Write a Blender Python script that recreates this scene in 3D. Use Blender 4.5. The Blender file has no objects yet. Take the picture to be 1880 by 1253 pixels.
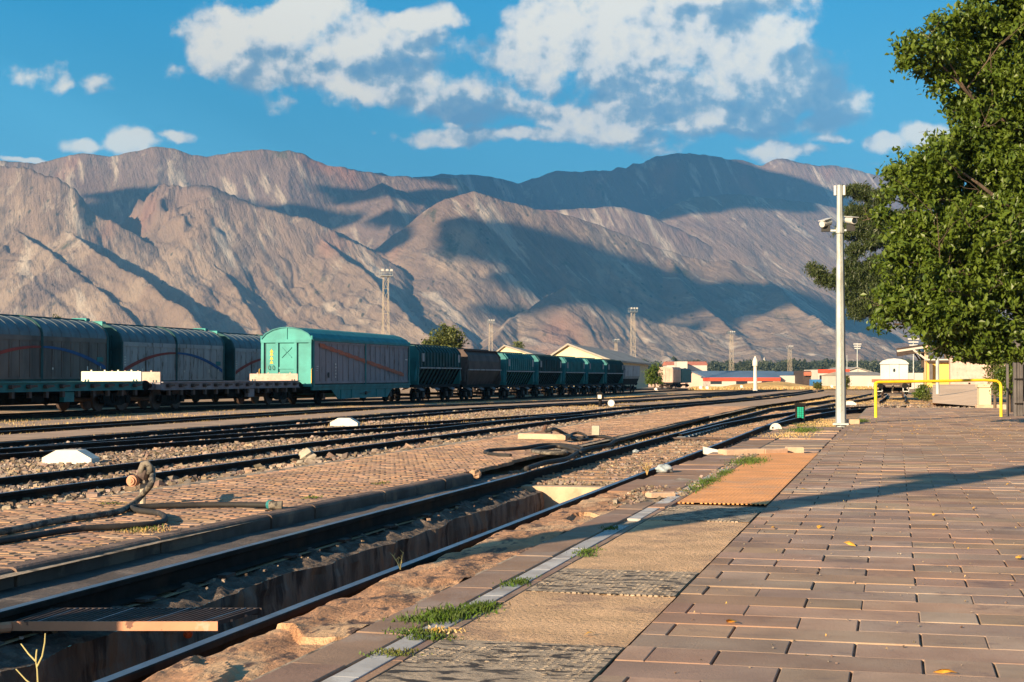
import bpy, math, random
import numpy as np
from mathutils import Vector, Matrix
random.seed(7); RNG = np.random.default_rng(11)
SC = bpy.context.scene
COL = SC.collection
R = math.radians

# ---------------------------------------------------------------- camera
FPX, YAW, PITCH, CAMZ = 2800.0, R(14.13), R(1.28), 1.25
cam = bpy.data.cameras.new('camera'); cam_o = bpy.data.objects.new('camera', cam); COL.objects.link(cam_o)
cam.sensor_width = 36; cam.lens = FPX / 1880 * 36; cam.clip_start = 0.1; cam.clip_end = 40000
cam_o.location = (0, 0, CAMZ); cam_o.rotation_euler = (R(90) + PITCH, 0, YAW)
SC.camera = cam_o
# ---------------------------------------------------------------- light
SUN_EL, SUN_HEAD = R(17.0), R(23.5)          # light travels towards +Y turned 23.5 deg to +X
LD = Vector((math.sin(SUN_HEAD) * math.cos(SUN_EL), math.cos(SUN_HEAD) * math.cos(SUN_EL), -math.sin(SUN_EL)))
sun = bpy.data.lights.new('sun', 'SUN'); sun.energy = 5.0; sun.angle = R(0.55); sun.color = (1.0, 0.77, 0.50)
sun_o = bpy.data.objects.new('sun', sun); COL.objects.link(sun_o)
sun_o.rotation_euler = LD.to_track_quat('-Z', 'Y').to_euler()
SC.view_settings.view_transform = 'Standard'; SC.view_settings.look = 'None'
SC.view_settings.gamma = 1.0; SC.view_settings.use_curve_mapping = False
SC.view_settings.exposure = 1.2
SC.render.engine = 'CYCLES'
SC.cycles.use_denoising = True
SC.cycles.max_bounces = 6; SC.cycles.diffuse_bounces = 3; SC.cycles.glossy_bounces = 2
SC.cycles.transmission_bounces = 2; SC.cycles.volume_bounces = 0; SC.cycles.transparent_max_bounces = 6
SC.cycles.caustics_reflective = False; SC.cycles.caustics_refractive = False

# ---------------------------------------------------------------- node helper
class NG:
    def __init__(s, nt): s.nt = nt
    def n(s, t, **kw):
        x = s.nt.nodes.new(t)
        for k, v in kw.items(): setattr(x, k, v)
        return x
    def put(s, sock, v):
        if isinstance(v, bpy.types.NodeSocket): s.nt.links.new(v, sock)
        elif v is not None: sock.default_value = v
    def m(s, op, a, b=None, c=None, clamp=False):
        x = s.n('ShaderNodeMath', operation=op, use_clamp=clamp)
        s.put(x.inputs[0], a); s.put(x.inputs[1], b); s.put(x.inputs[2], c)
        return x.outputs[0]
    def v(s, op, a, b=None, c=None, out=0):
        x = s.n('ShaderNodeVectorMath', operation=op)
        s.put(x.inputs[0], a); s.put(x.inputs[1], b)
        if c is not None: s.put(x.inputs[2], c)
        return x.outputs[out]
    def ramp(s, f, lo, hi, a=0.0, b=1.0, smooth=True):
        x = s.n('ShaderNodeMapRange', interpolation_type='SMOOTHSTEP' if smooth else 'LINEAR')
        s.put(x.inputs[0], f); s.put(x.inputs[1], lo); s.put(x.inputs[2], hi); s.put(x.inputs[3], a); s.put(x.inputs[4], b)
        return x.outputs[0]
    def mix(s, f, a, b, mode='MIX'):
        x = s.n('ShaderNodeMix', data_type='RGBA', blend_type=mode)
        s.put(x.inputs[0], f); s.put(x.inputs[6], c4(a)); s.put(x.inputs[7], c4(b))
        return x.outputs[2]
    def noise(s, vec, scale, detail=4, rough=0.55, dist=0.0, out=0):
        x = s.n('ShaderNodeTexNoise')
        if vec is not None: s.put(x.inputs['Vector'], vec)
        x.inputs['Scale'].default_value = scale; x.inputs['Detail'].default_value = detail
        x.inputs['Roughness'].default_value = rough; x.inputs['Distortion'].default_value = dist
        return x.outputs[out]
def c4(c):
    if isinstance(c, (tuple, list)) and len(c) == 3: return (c[0], c[1], c[2], 1.0)
    return c

# ---------------------------------------------------------------- sky with clouds
w = bpy.data.worlds.new('World'); SC.world = w; w.use_nodes = True
w.node_tree.nodes.clear(); g = NG(w.node_tree)
sky = g.n('ShaderNodeTexSky', sky_type='NISHITA', sun_disc=False)
sky.sun_elevation = SUN_EL; sky.sun_rotation = math.atan2(-LD.x, -LD.y)
sky.air_density = 1.0; sky.dust_density = 0.6; sky.ozone_density = 2.0
tc = g.n('ShaderNodeTexCoord'); sep = g.n('ShaderNodeSeparateXYZ'); g.put(sep.inputs[0], tc.outputs['Generated'])
# angular sky coordinates: a = bearing left/right of the rails' heading, e = elevation, both in units of tan
head = (-math.sin(YAW), math.cos(YAW), 0.0); rgt = (math.cos(YAW), math.sin(YAW), 0.0)
dz = g.m('MAXIMUM', g.v('DOT_PRODUCT', tc.outputs['Generated'], head, out=1), 0.02)
ua = g.m('DIVIDE', g.v('DOT_PRODUCT', tc.outputs['Generated'], rgt, out=1), dz)
ue = g.m('DIVIDE', sep.outputs[2], dz)
cmb = g.n('ShaderNodeCombineXYZ'); g.put(cmb.inputs[0], ua); g.put(cmb.inputs[1], ue)
UV = g.v('MULTIPLY', cmb.outputs[0], (10.0, 10.0, 0.0))
CL = [  # x, y (photo pixels), half width, half height, weight
 (470,60,125,52,1.0),(395,95,62,48,1.0),(560,25,110,40,1.0),(520,120,140,45,1.0),(650,85,110,70,.95),(770,35,85,26,.95),(840,38,34,10,.6),(760,80,120,40,.85),
 (700,150,140,48,.95),(560,150,100,30,.8),(830,180,110,42,.9),(930,200,90,32,.8),(860,215,120,28,.7),(620,190,60,20,.45),(520,190,26,16,.6),(410,165,30,12,.4),
 (1050,60,130,70,1.0),(960,90,70,45,1.0),(1130,95,150,80,1.0),(1250,60,130,80,1.0),(1350,110,110,90,1.0),(1430,70,70,60,.9),(1450,160,100,75,1.05),(1535,200,62,42,1.0),(1490,110,60,50,.8),(1500,230,70,24,.8),
 (1200,180,160,70,1.0),(1320,215,170,40,.95),(1060,215,80,38,.95),(960,250,110,18,.9),(830,248,85,20,.95),(780,250,40,16,.6),(1130,240,110,32,.85),(1100,140,90,45,.7),(1000,130,70,50,.8),(1300,5,200,40,.9),(1130,5,140,40,.9),
 (1190,265,60,14,.5),(1430,280,75,18,.95),(1530,258,50,11,.8),(1620,268,46,20,.95),(1700,252,55,26,.98),(1590,303,50,8,.5),(1480,275,45,14,.4),
 (55,130,38,22,.75),(100,153,24,17,.75),(165,152,30,18,.6),(188,165,26,10,.4),(308,130,26,18,.6),(330,160,12,20,.35),(145,265,42,17,.92),(245,258,58,23,.95),(320,246,36,12,.85),(70,293,85,8,.85),(788,115,18,14,.6),(683,243,12,10,.4),(215,268,40,18,.4),(1170,300,30,6,.4),(870,100,18,12,.4)]
def density(off):
    p = g.v('ADD', UV, off)
    warp = g.n('ShaderNodeTexNoise'); g.put(warp.inputs['Vector'], p); warp.inputs['Scale'].default_value = 2.6; warp.inputs['Detail'].default_value = 3
    wv = g.v('MULTIPLY_ADD', g.v('SUBTRACT', warp.outputs[1], (.5, .5, .5)), (.32, .22, 0), p)
    tot = None
    for (x, y, rx, ry, wt) in CL:
        if rx < 60 and wt < .8 and y < 230: rx, ry, wt = rx*1.35, ry*1.35, wt*.86
        cx, cy, sx, sy = (x-940)/280.0, (689-y)/280.0, rx/280.0, ry/280.0
        q = g.v('MULTIPLY_ADD', wv, (1/sx, 1/sy, 0), (-cx/sx, -cy/sy, 0))
        l = g.v('LENGTH', q, out=1)
        d = g.m('MULTIPLY_ADD', l, -.66*wt, wt*1.16)
        if tot is None: tot = d
        else: 
            sm = g.m('SMOOTH_MAX', tot, d, .16); tot = sm
    n1 = g.noise(p, 3.3, 9, .60); n2 = g.noise(p, 11.0, 5, .6)
    s = g.m('MULTIPLY_ADD', g.m('SUBTRACT', n1, .5), 1.15, tot)
    s = g.m('MULTIPLY_ADD', g.m('SUBTRACT', n2, .5), .30, s)
    n3 = g.noise(p, 2.9, 3, .5)
    sm2 = g.m('MULTIPLY_ADD', g.m('SUBTRACT', n3, .5), 2.2, tot)
    return s, sm2, tot
d0, n0, t0_ = density((0, 0, 0))
d1, n1_, t1_ = density((-.13, .15, 0))        # density on the side the light comes from
d2 = g.noise(g.v('ADD', UV, (-.05, .05, 0)), 7.0, 7, .6); d3 = g.noise(UV, 7.0, 7, .6)
alpha = g.ramp(d0, .36, .70)
def zones(lst):
    tot = None
    for (x, y, rx, ry, amt) in lst:
        q = g.v('MULTIPLY_ADD', wv0, (280/rx, 280/ry, 0), (-(x-940)/rx, -(689-y)/ry, 0)); d = g.m('MULTIPLY', g.ramp(g.v('LENGTH', q, out=1), .35, 1.5, 1, 0), amt)
        tot = d if tot is None else g.m('MAXIMUM', tot, d)
    return tot
wn = g.n('ShaderNodeTexNoise'); g.put(wn.inputs['Vector'], UV); wn.inputs['Scale'].default_value = 4.5; wn.inputs['Detail'].default_value = 6
wv0 = g.v('MULTIPLY_ADD', g.v('SUBTRACT', wn.outputs[1], (.5, .5, .5)), (.42, .34, 0), UV)
grey = zones([(700,125,90,34,.8),(880,205,120,24,1.),(950,215,90,18,1.),(1130,172,110,28,.95),(1260,195,120,30,.9),(1490,150,90,80,1.),(1535,208,60,34,1.1),(1330,245,130,16,.8),(640,196,80,14,.8),(1330,10,170,22,.6),(820,222,90,14,1.),(560,128,60,16,.6),(1390,215,80,26,.9),(1190,262,70,12,.7),(760,75,40,14,.5),(1380,150,60,30,.6)])
bright = zones([(1080,60,110,55,1.),(1235,132,60,20,1.1),(500,55,120,34,.8),(1440,60,36,30,1.),(1160,30,90,30,1.),(1060,210,70,34,.9),(850,248,90,16,.9),(590,90,70,26,.7),(640,150,80,18,.7),(770,30,60,14,.8),(1450,195,60,20,.6),(960,130,60,30,.7),(420,100,50,30,.7),(1220,212,50,12,.6)])
lit = g.m('MULTIPLY_ADD', g.m('SUBTRACT', n0, n1_), .55, .62)
lit = g.m('MULTIPLY_ADD', g.m('SUBTRACT', d3, d2), 1.15, lit)
lit = g.m('MULTIPLY_ADD', grey, -.52, lit); lit = g.m('MULTIPLY_ADD', bright, .20, lit)
thick = g.ramp(t0_, .55, 1.15)
big = g.noise(g.v('ADD', UV, (3.3, 1.2, 0)), 1.15, 3, .5)
lit = g.m('MULTIPLY_ADD', g.m('SUBTRACT', big, .5), -1.0, lit)
# the big cloud is greyer on its right flank, away from the sun
cr = g.n('ShaderNodeValToRGB'); g.put(cr.inputs[0], lit)
e = cr.color_ramp.elements; e[0].position = .05; e[0].color = (.16, .33, .52, 1); e[1].position = .92; e[1].color = (1.0, .93, .80, 1)
for pos, c in ((.34, (.27, .42, .56, 1)), (.52, (.52, .60, .66, 1)), (.68, (.83, .82, .79, 1))):
    q = e.new(pos); q.color = c
skyc = g.mix(1.0, sky.outputs[0], (.62, .86, 1.0), 'MULTIPLY')
SKYS = 0.055
deep = g.mix(g.ramp(ue, -.02, .27, 0, 1, False), (.085, .305, .405), (.000, .150, .310))
# clear sky colour: Nishita light, brought to the photographed teal-blue near the view's bearing
clear = g.mix(.93, skyc, g.v('SCALE', deep, None) if False else g.mix(1.0, deep, (1/SKYS, 1/SKYS, 1/SKYS), 'MULTIPLY'))
cloudc = g.mix(1.0, cr.outputs[0], (.49/SKYS,)*3, 'MULTIPLY')
fr = g.ramp(g.v('DOT_PRODUCT', tc.outputs['Generated'], head, out=1), .25, .5)
allc = g.mix(g.m('MULTIPLY', g.m('MULTIPLY', alpha, .95), fr), clear, cloudc)
allc = g.mix(fr, skyc, allc)
bg = g.n('ShaderNodeBackground'); g.put(bg.inputs[0], allc); bg.inputs[1].default_value = SKYS
out = g.n('ShaderNodeOutputWorld'); w.node_tree.links.new(bg.outputs[0], out.inputs[0])
w.cycles.sampling_method = 'MANUAL'; w.cycles.sample_map_resolution = 512

# ---------------------------------------------------------------- geometry helpers
CY, SY, CP, SP = math.cos(YAW), math.sin(YAW), math.cos(PITCH), math.sin(PITCH)
FW = np.array([-SY*CP, CY*CP, SP]); RT = np.array([CY, SY, 0.]); UP = np.cross(RT, FW)
def ray(px, py): return FW*FPX + RT*(px-940) - UP*(py-626.5)
def P(px, py, z=0.0):                      # where the sight line through a photo pixel meets height z
    d = ray(px, py); k = (z-CAMZ)/d[2]
    return (d[0]*k, d[1]*k)
def W(px, zc):                              # ground position on a bearing at a given distance along the view
    t = (px-940)/FPX
    return (zc*(t*CY-SY), zc*(CY+t*SY))
def YX(px, X):                              # Y where the bearing crosses the line x = X
    t = (px-940)/FPX
    return X*(CY+t*SY)/(t*CY-SY)
def HZ(py, zc): return CAMZ + (689-py)*zc/FPX
GX = ([-60, -27, -9, 30], [-.13, -.13, 0, 0])
GY = ([-50, 60, 120, 240, 560, 900, 3000], [0, 0, -.45, -.8, -3., -4., -4.])
def G(x, y): return np.interp(x, *GX) + np.interp(y, *GY)

def tag(o, label=None, cat=None, group=None, kind=None):
    for k, v in (('label', label), ('category', cat), ('group', group), ('kind', kind)):
        if v: o[k] = v
    return o
def empty(name, loc, rz=0, label=None, cat=None, group=None):
    o = bpy.data.objects.new(name, None); COL.objects.link(o); o.location = loc; o.rotation_euler = (0, 0, rz)
    o.empty_display_size = .3
    return tag(o, label, cat, group)
class MB:
    def __init__(s): s.v = []; s.f = []; s.mi = []; s.cm = 0
    def add(s, vs, fs):
        b = len(s.v); s.v += [tuple(p) for p in vs]
        for f in fs: s.f.append(tuple(b+i for i in f)); s.mi.append(s.cm)
        return s
    def m(s, i): s.cm = i; return s
    def box(s, x0, x1, y0, y1, z0, z1):
        return s.add([(x0,y0,z0),(x1,y0,z0),(x1,y1,z0),(x0,y1,z0),(x0,y0,z1),(x1,y0,z1),(x1,y1,z1),(x0,y1,z1)],
              [(0,3,2,1),(4,5,6,7),(0,1,5,4),(1,2,6,5),(2,3,7,6),(3,0,4,7)])
    def bbox(s, x0, x1, y0, y1, z0, z1, b=.01):     # box with bevelled top edges and corners
        return s.add([(x0,y0,z0),(x1,y0,z0),(x1,y1,z0),(x0,y1,z0),(x0,y0,z1-b),(x1,y0,z1-b),(x1,y1,z1-b),(x0,y1,z1-b),
              (x0+b,y0+b,z1),(x1-b,y0+b,z1),(x1-b,y1-b,z1),(x0+b,y1-b,z1)],
              [(0,3,2,1),(0,1,5,4),(1,2,6,5),(2,3,7,6),(3,0,4,7),(4,5,9,8),(5,6,10,9),(6,7,11,10),(7,4,8,11),(8,9,10,11)])
    def bar(s, a, b, w, h=None):                     # rectangular bar between two points
        a = Vector(a); b = Vector(b); h = h or w; d = (b-a).normalized()
        u = d.cross(Vector((0,0,1))); u = u.normalized() if u.length > 1e-4 else Vector((1,0,0)); v = u.cross(d)
        u = u*w/2; v = v*h/2
        vs = [a-u-v, a+u-v, a+u+v, a-u+v, b-u-v, b+u-v, b+u+v, b-u+v]
        return s.add(vs, [(0,1,2,3),(7,6,5,4),(0,4,5,1),(1,5,6,2),(2,6,7,3),(3,7,4,0)])
    def cyl(s, a, b, r0, r1=None, n=10, cap=True):
        return s.tube([a, b], [r0, r0 if r1 is None else r1], n, cap)
    def tube(s, pts, r, n=8, cap=True):
        pts = [Vector(p) for p in pts]; rs = r if isinstance(r, (list, tuple)) else [r]*len(pts)
        base = len(s.v); up = None
        for i, p in enumerate(pts):
            d = (pts[min(i+1, len(pts)-1)]-pts[max(i-1, 0)]).normalized()
            if up is None: up = Vector((0,0,1)) if abs(d.z) < .9 else Vector((1,0,0))
            u = d.cross(up); u = u.normalized() if u.length > 1e-5 else Vector((1,0,0)); v = u.cross(d); up = v
            for k in range(n):
                a = 2*math.pi*k/n; q = p+u*math.cos(a)*rs[i]+v*math.sin(a)*rs[i]; s.v.append(tuple(q))
        for i in range(len(pts)-1):
            for k in range(n):
                a = base+i*n+k; b = base+i*n+(k+1) % n
                s.f.append((a, b, b+n, a+n)); s.mi.append(s.cm)
        if cap:
            s.f.append(tuple(base+k for k in range(n))[::-1]); s.mi.append(s.cm)
            s.f.append(tuple(base+(len(pts)-1)*n+k for k in range(n))); s.mi.append(s.cm)
        return s
    def prism(s, poly, fn, a, b):                    # 2D polygon swept between a and b; fn(u, v, t) -> xyz
        n = len(poly); vs = [fn(u, v, a) for u, v in poly]+[fn(u, v, b) for u, v in poly]
        return s.add(vs, [tuple(range(n))[::-1], tuple(range(n, 2*n))]+[(i, (i+1) % n, n+(i+1) % n, n+i) for i in range(n)])
    def mesh(s, name, mats, smooth=False):
        me = bpy.data.meshes.new(name); me.from_pydata(s.v, [], s.f)
        for m_ in (mats if isinstance(mats, (list, tuple)) else [mats]): me.materials.append(m_)
        if any(s.mi): me.polygons.foreach_set('material_index', s.mi)
        if smooth: me.polygons.foreach_set('use_smooth', [True]*len(me.polygons))
        me.update(); return me
    def build(s, name, mats, parent=None, smooth=False, loc=None):
        o = bpy.data.objects.new(name, s.mesh(name, mats, smooth)); COL.objects.link(o)
        if parent: o.parent = parent
        if loc: o.location = loc
        return o
XZ = lambda u, v, t: (u, t, v)
YZ = lambda u, v, t: (t, u, v)
XY = lambda u, v, t: (u, v, t)
def npmesh(name, V, F, mat, parent=None, smooth=False, uv=None):
    V = np.asarray(V, dtype=np.float32).reshape(-1, 3); F = np.asarray(F, dtype=np.int32); k = F.shape[1]
    me = bpy.data.meshes.new(name); me.vertices.add(len(V)); me.vertices.foreach_set('co', V.ravel())
    me.loops.add(F.size); me.loops.foreach_set('vertex_index', F.ravel())
    me.polygons.add(len(F)); me.polygons.foreach_set('loop_start', np.arange(0, F.size, k, dtype=np.int32))
    try: me.polygons.foreach_set('loop_total', np.full(len(F), k, dtype=np.int32))
    except Exception: pass
    me.polygons.foreach_set('use_smooth', np.full(len(F), bool(smooth)))
    for m_ in (mat if isinstance(mat, (list, tuple)) else [mat]): me.materials.append(m_)
    me.update(calc_edges=True); me.validate()
    o = bpy.data.objects.new(name, me); COL.objects.link(o)
    if parent: o.parent = parent
    return o
def kids(o): return [c for c in bpy.data.objects if c.parent == o]
def copy_tree(o, parent=None):
    c = o.copy(); COL.objects.link(c); c.parent = parent
    for ch in kids(o): copy_tree(ch, c)
    return c
# value noise (numpy)
def _hash(ix, iy, s=0):
    h = (ix.astype(np.int64)*374761393+iy.astype(np.int64)*668265263+s*1442695041) & 0xffffffff
    h = ((h ^ (h >> 13))*1274126177) & 0xffffffff
    return ((h ^ (h >> 16)) & 0xffffff)/float(0xffffff)
def vn(x, y, s=0):
    ix = np.floor(x); iy = np.floor(y); fx = x-ix; fy = y-iy
    fx = fx*fx*fx*(fx*(fx*6-15)+10); fy = fy*fy*fy*(fy*(fy*6-15)+10)
    a = _hash(ix, iy, s); b = _hash(ix+1, iy, s); c = _hash(ix, iy+1, s); d = _hash(ix+1, iy+1, s)
    return (a*(1-fx)+b*fx)*(1-fy)+(c*(1-fx)+d*fx)*fy
def fbm(x, y, o=4, s=0, g_=.5):
    r = 0; a = 1; t = 0
    for i in range(o): r = r+a*vn(x*2**i+i*17.3, y*2**i+i*9.1, s+i); t += a; a *= g_
    return r/t
def ridge(x, y, o=4, s=0, g_=.5):
    r = 0; a = 1; t = 0
    for i in range(o): r = r+a*(1-np.abs(2*vn(x*2**i+i*7.7, y*2**i+i*3.3, s+i)-1)); t += a; a *= g_
    return r/t

# ---------------------------------------------------------------- materials
M = {}
def mat(name, col, rough=.7, metal=0., var=.25, scale=3., col2=None, f2=(.5, .65), s2=1.2, bump=.3, bs=30., bd=.02, island=0., detail=6, stretch=None, spec=.4, col3=None, s3=8., f3=(.6, .7), coord='Object', twoside=False):
    if name in M: return M[name]
    m_ = bpy.data.materials.new(name); m_.use_nodes = True; nt = m_.node_tree; nt.nodes.clear(); q = NG(nt)
    b = q.n('ShaderNodeBsdfPrincipled'); o = q.n('ShaderNodeOutputMaterial'); nt.links.new(b.outputs[0], o.inputs[0])
    t = q.n('ShaderNodeTexCoord').outputs[coord]
    if stretch: t = q.v('MULTIPLY', t, stretch)
    n = q.noise(t, scale, detail)
    c = q.mix(q.ramp(n, .25, .75, 0, 1), tuple(x*(1-var) for x in col), tuple(min(1, x*(1+var)) for x in col))
    if col2: c = q.mix(q.ramp(q.noise(q.v('ADD', t, (5.1, 2.2, 8.3)), s2, detail, .62), f2[0], f2[1]), c, col2)
    if col3: c = q.mix(q.ramp(q.noise(q.v('ADD', t, (1.7, 7.2, 3.3)), s3, detail, .62), f3[0], f3[1]), c, col3)
    if island:
        gi = q.n('ShaderNodeNewGeometry').outputs['Random Per Island']
        hs = q.n('ShaderNodeHueSaturation'); q.put(hs.inputs['Color'], c)
        q.put(hs.inputs['Value'], q.ramp(gi, 0, 1, 1-island, 1+island, False))
        q.put(hs.inputs['Hue'], q.ramp(q.m('FRACT', q.m('MULTIPLY', gi, 7.31)), 0, 1, .5-island*.05, .5+island*.05, False))
        q.put(hs.inputs['Saturation'], q.ramp(q.m('FRACT', q.m('MULTIPLY', gi, 13.7)), 0, 1, 1-island*.6, 1+island*.6, False))
        c = hs.outputs[0]
    q.put(b.inputs['Base Color'], c); b.inputs['Roughness'].default_value = rough; b.inputs['Metallic'].default_value = metal
    b.inputs['Specular IOR Level'].default_value = spec
    if bump:
        bn = q.n('ShaderNodeBump'); bn.inputs['Strength'].default_value = bump; bn.inputs['Distance'].default_value = bd
        q.put(bn.inputs['Height'], q.noise(t, bs, 8, .65)); nt.links.new(bn.outputs[0], b.inputs['Normal'])
    M[name] = m_; return m_
mat('steel_side', (.020, .016, .014), .85, 0, .4, 6, (.05, .028, .018), bump=.3, bs=20, bd=.004, spec=.15)
mat('rail_top', (.17, .21, .27), .30, .9, .3, 4, (.10, .06, .04), (.6, .75), 3, bump=.15, bs=60, bd=.002)
mat('slab', (.335, .218, .150), .85, 0, .22, 1.6, (.43, .31, .22), (.48, .72), .7, bump=.7, bs=55, bd=.005, island=.2, col3=(.215, .145, .115), s3=2.5, f3=(.56, .72))
mat('mortar', (.40, .31, .22), .95, 0, .3, 20, (.10, .08, .06), (.5, .6), 3, bump=.8, bs=80, bd=.01)
mat('edge_concrete', (.48, .255, .135), .95, 0, .35, 4, (.62, .40, .23), (.48, .62), 2.2, bump=1., bs=28, bd=.03, col3=(.13, .08, .06), s3=9, f3=(.54, .62), stretch=(1, .5, 1))
mat('kerb_slab', (.29, .175, .115), .85, 0, .2, 2, (.33, .24, .19), (.5, .7), 1.5, bump=.6, bs=40, bd=.006, island=.12)
mat('white_strip', (.44, .42, .40), .8, 0, .18, 3, (.34, .30, .27), (.5, .65), 4, bump=.4, bs=40, bd=.004, island=.12)
mat('tactile_bed', (.68, .43, .24), .92, 0, .22, 3, (.46, .29, .18), (.5, .66), 2.6, bump=1., bs=34, bd=.03, col3=(.16, .11, .08), s3=26, f3=(.62, .68))
mat('tactile_orange', (.84, .37, .125), .75, 0, .15, 2, (.66, .34, .16), (.5, .7), 2, bump=.3, bs=60, bd=.003)
mat('tactile_worn', (.42, .33, .24), .9, 0, .3, 14, (.045, .038, .035), (.50, .58), 7, bump=1., bs=38, bd=.02, col3=(.30, .24, .18), s3=3, f3=(.5, .7), stretch=(1.0, 2.2, 1))
mat('paver', (.37, .225, .14), .9, 0, .2, 1.0, (.27, .165, .11), (.5, .7), .6, bump=.5, bs=60, bd=.004, island=.18)
mat('curb', (.14, .095, .075), .9, 0, .35, 3, (.26, .17, .12), (.5, .65), 2, bump=.8, bs=25, bd=.01)
mat('soil', (.44, .28, .155), .95, 0, .3, 1.3, (.31, .20, .12), (.45, .65), .35, bump=1., bs=14, bd=.05, col3=(.56, .38, .19), s3=.8, f3=(.52, .7))
mat('ballast_bed', (.20, .14, .10), .95, 0, .5, 9, (.25, .19, .14), (.5, .6), 16, bump=1., bs=22, bd=.06)
mat('path_brick', (.40, .27, .18), .92, 0, .2, 1.2, (.24, .17, .125), (.5, .7), 1.5, bump=.6, bs=25, bd=.01, col3=(.38, .28, .17), s3=.6, f3=(.55, .7))
mat('stone', (.20, .150, .115), .9, 0, .3, 6, (.34, .26, .19), (.5, .65), 2, bump=.4, bs=60, bd=.01, island=.55)
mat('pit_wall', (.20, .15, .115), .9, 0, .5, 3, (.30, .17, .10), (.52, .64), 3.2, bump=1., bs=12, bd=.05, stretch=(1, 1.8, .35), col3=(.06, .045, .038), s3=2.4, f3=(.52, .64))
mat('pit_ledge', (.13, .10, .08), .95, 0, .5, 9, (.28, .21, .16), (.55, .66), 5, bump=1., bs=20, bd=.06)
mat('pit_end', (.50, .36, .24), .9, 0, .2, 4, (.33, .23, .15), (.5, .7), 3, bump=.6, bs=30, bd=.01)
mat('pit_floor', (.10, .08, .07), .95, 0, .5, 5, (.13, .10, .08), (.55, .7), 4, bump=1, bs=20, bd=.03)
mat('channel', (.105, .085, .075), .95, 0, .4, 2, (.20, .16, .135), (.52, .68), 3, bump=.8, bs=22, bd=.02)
mat('sleeper', (.38, .25, .165), .9, 0, .25, 4, (.26, .17, .11), (.5, .6), 5, bump=.8, bs=30, bd=.012, stretch=(.4, 3, 1), island=.15)
mat('rust_paint', (.55, .27, .16), .8, 0, .2, 3, (.20, .10, .07), (.64, .68), 9, bump=.4, bs=30, bd=.004, col3=(.50, .36, .27), s3=5, f3=(.6, .66))
mat('dark_iron', (.085, .06, .052), .7, .2, .3, 8, (.12, .06, .04), (.5, .7), 5, bump=.3, bs=40, bd=.004)
mat('rubber', (.028, .026, .025), .75, 0, .3, 6, (.10, .08, .065), (.58, .72), 5, bump=.3, bs=40, bd=.004)
mat('rubber_worn', (.17, .145, .115), .85, 0, .4, 14, (.05, .045, .04), (.5, .55), 11, bump=.4, bs=40, bd=.006)
mat('white_paint', (.66, .62, .54), .7, 0, .08, 3, (.60, .54, .44), (.6, .75), 3, bump=.3, bs=30, bd=.006)
mat('concrete', (.42, .36, .28), .85, 0, .15, 5, (.38, .31, .24), (.5, .7), 4, bump=.5, bs=40, bd=.006)
mat('concrete_pink', (.54, .37, .25), .85, 0, .15, 5, (.42, .29, .19), (.5, .7), 4, bump=.6, bs=40, bd=.008)
mat('galvanised', (.40, .43, .42), .6, .35, .2, 4, (.30, .31, .29), (.5, .7), 6, bump=.15, bs=60, bd=.002, stretch=(1, 1, .3))
mat('yellow_paint', (.78, .54, .02), .55, 0, .1, 3, (.60, .38, .03), (.6, .75), 6, bump=.2, bs=30, bd=.003)
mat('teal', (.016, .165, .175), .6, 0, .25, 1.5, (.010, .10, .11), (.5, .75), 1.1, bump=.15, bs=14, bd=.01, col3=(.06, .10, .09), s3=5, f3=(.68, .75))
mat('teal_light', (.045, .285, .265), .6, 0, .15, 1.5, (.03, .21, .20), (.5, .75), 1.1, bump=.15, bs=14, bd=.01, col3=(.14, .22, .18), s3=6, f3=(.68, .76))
mat('teal_dark', (.008, .062, .068), .7, 0, .35, 1.2, (.02, .04, .04), (.5, .7), 1.1, bump=.15, bs=14, bd=.01)
mat('grey_panel', (.34, .33, .34), .65, 0, .15, .8, (.24, .23, .23), (.45, .7), 1.2, bump=.15, bs=10, bd=.01, stretch=(1, 1, .3), col3=(.10, .075, .06), s3=3, f3=(.52, .68))
mat('roof_grey', (.11, .145, .165), .6, 0, .2, .8, (.08, .10, .115), (.45, .7), 1.2, bump=.1, bs=8, bd=.01)
mat('grey_dark_panel', (.13, .115, .105), .7, 0, .3, .7, (.08, .07, .065), (.45, .7), 1.0, bump=.15, bs=10, bd=.01, stretch=(1, 1, .3))
mat('mauve_panel', (.23, .215, .24), .65, 0, .15, .8, (.17, .155, .17), (.45, .7), 1.2, bump=.15, bs=10, bd=.01, stretch=(1, 1, .3), col3=(.10, .075, .07), s3=4, f3=(.55, .7))
mat('brown_hopper', (.085, .058, .050), .8, 0, .3, 1.0, (.05, .035, .03), (.5, .7), 1.4, bump=.2, bs=12, bd=.01)
mat('black_iron', (.012, .011, .011), .85, 0, .4, 3, (.03, .022, .018), (.5, .7), 3, bump=.2, bs=20, bd=.01, spec=.15)
mat('stripe_red', (.24, .035, .025), .7, bump=0); mat('stripe_blue', (.012, .07, .21), .7, bump=0)
mat('stripe_orange', (.42, .11, .05), .75, 0, .3, 8, (.2, .14, .13), (.5, .62), 9, bump=0)
mat('mark_white', (.62, .60, .55), .7, bump=0); mat('mark_black', (.02, .02, .02), .7, bump=0); mat('mark_orange', (.75, .42, .05), .7, bump=0)
mat('pink_board', (.50, .36, .30), .75, 0, .15, 4, (.40, .22, .14), (.58, .7), 5, bump=.2, bs=20, bd=.004)
mat('cream_board', (.74, .74, .58), .6, 0, .06, 2, bump=.1)
mat('container', (.50, .36, .28), .75, 0, .2, .8, (.36, .24, .18), (.5, .7), 1, bump=.2, bs=6, bd=.02)
mat('cream_wall', (.62, .52, .34), .9, 0, .08, .3, bump=.3, bs=5, bd=.02)
mat('white_wall', (.54, .49, .43), .9, 0, .08, .2, (.55, .48, .42), (.5, .7), .3, bump=.3, bs=5, bd=.02)
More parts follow.
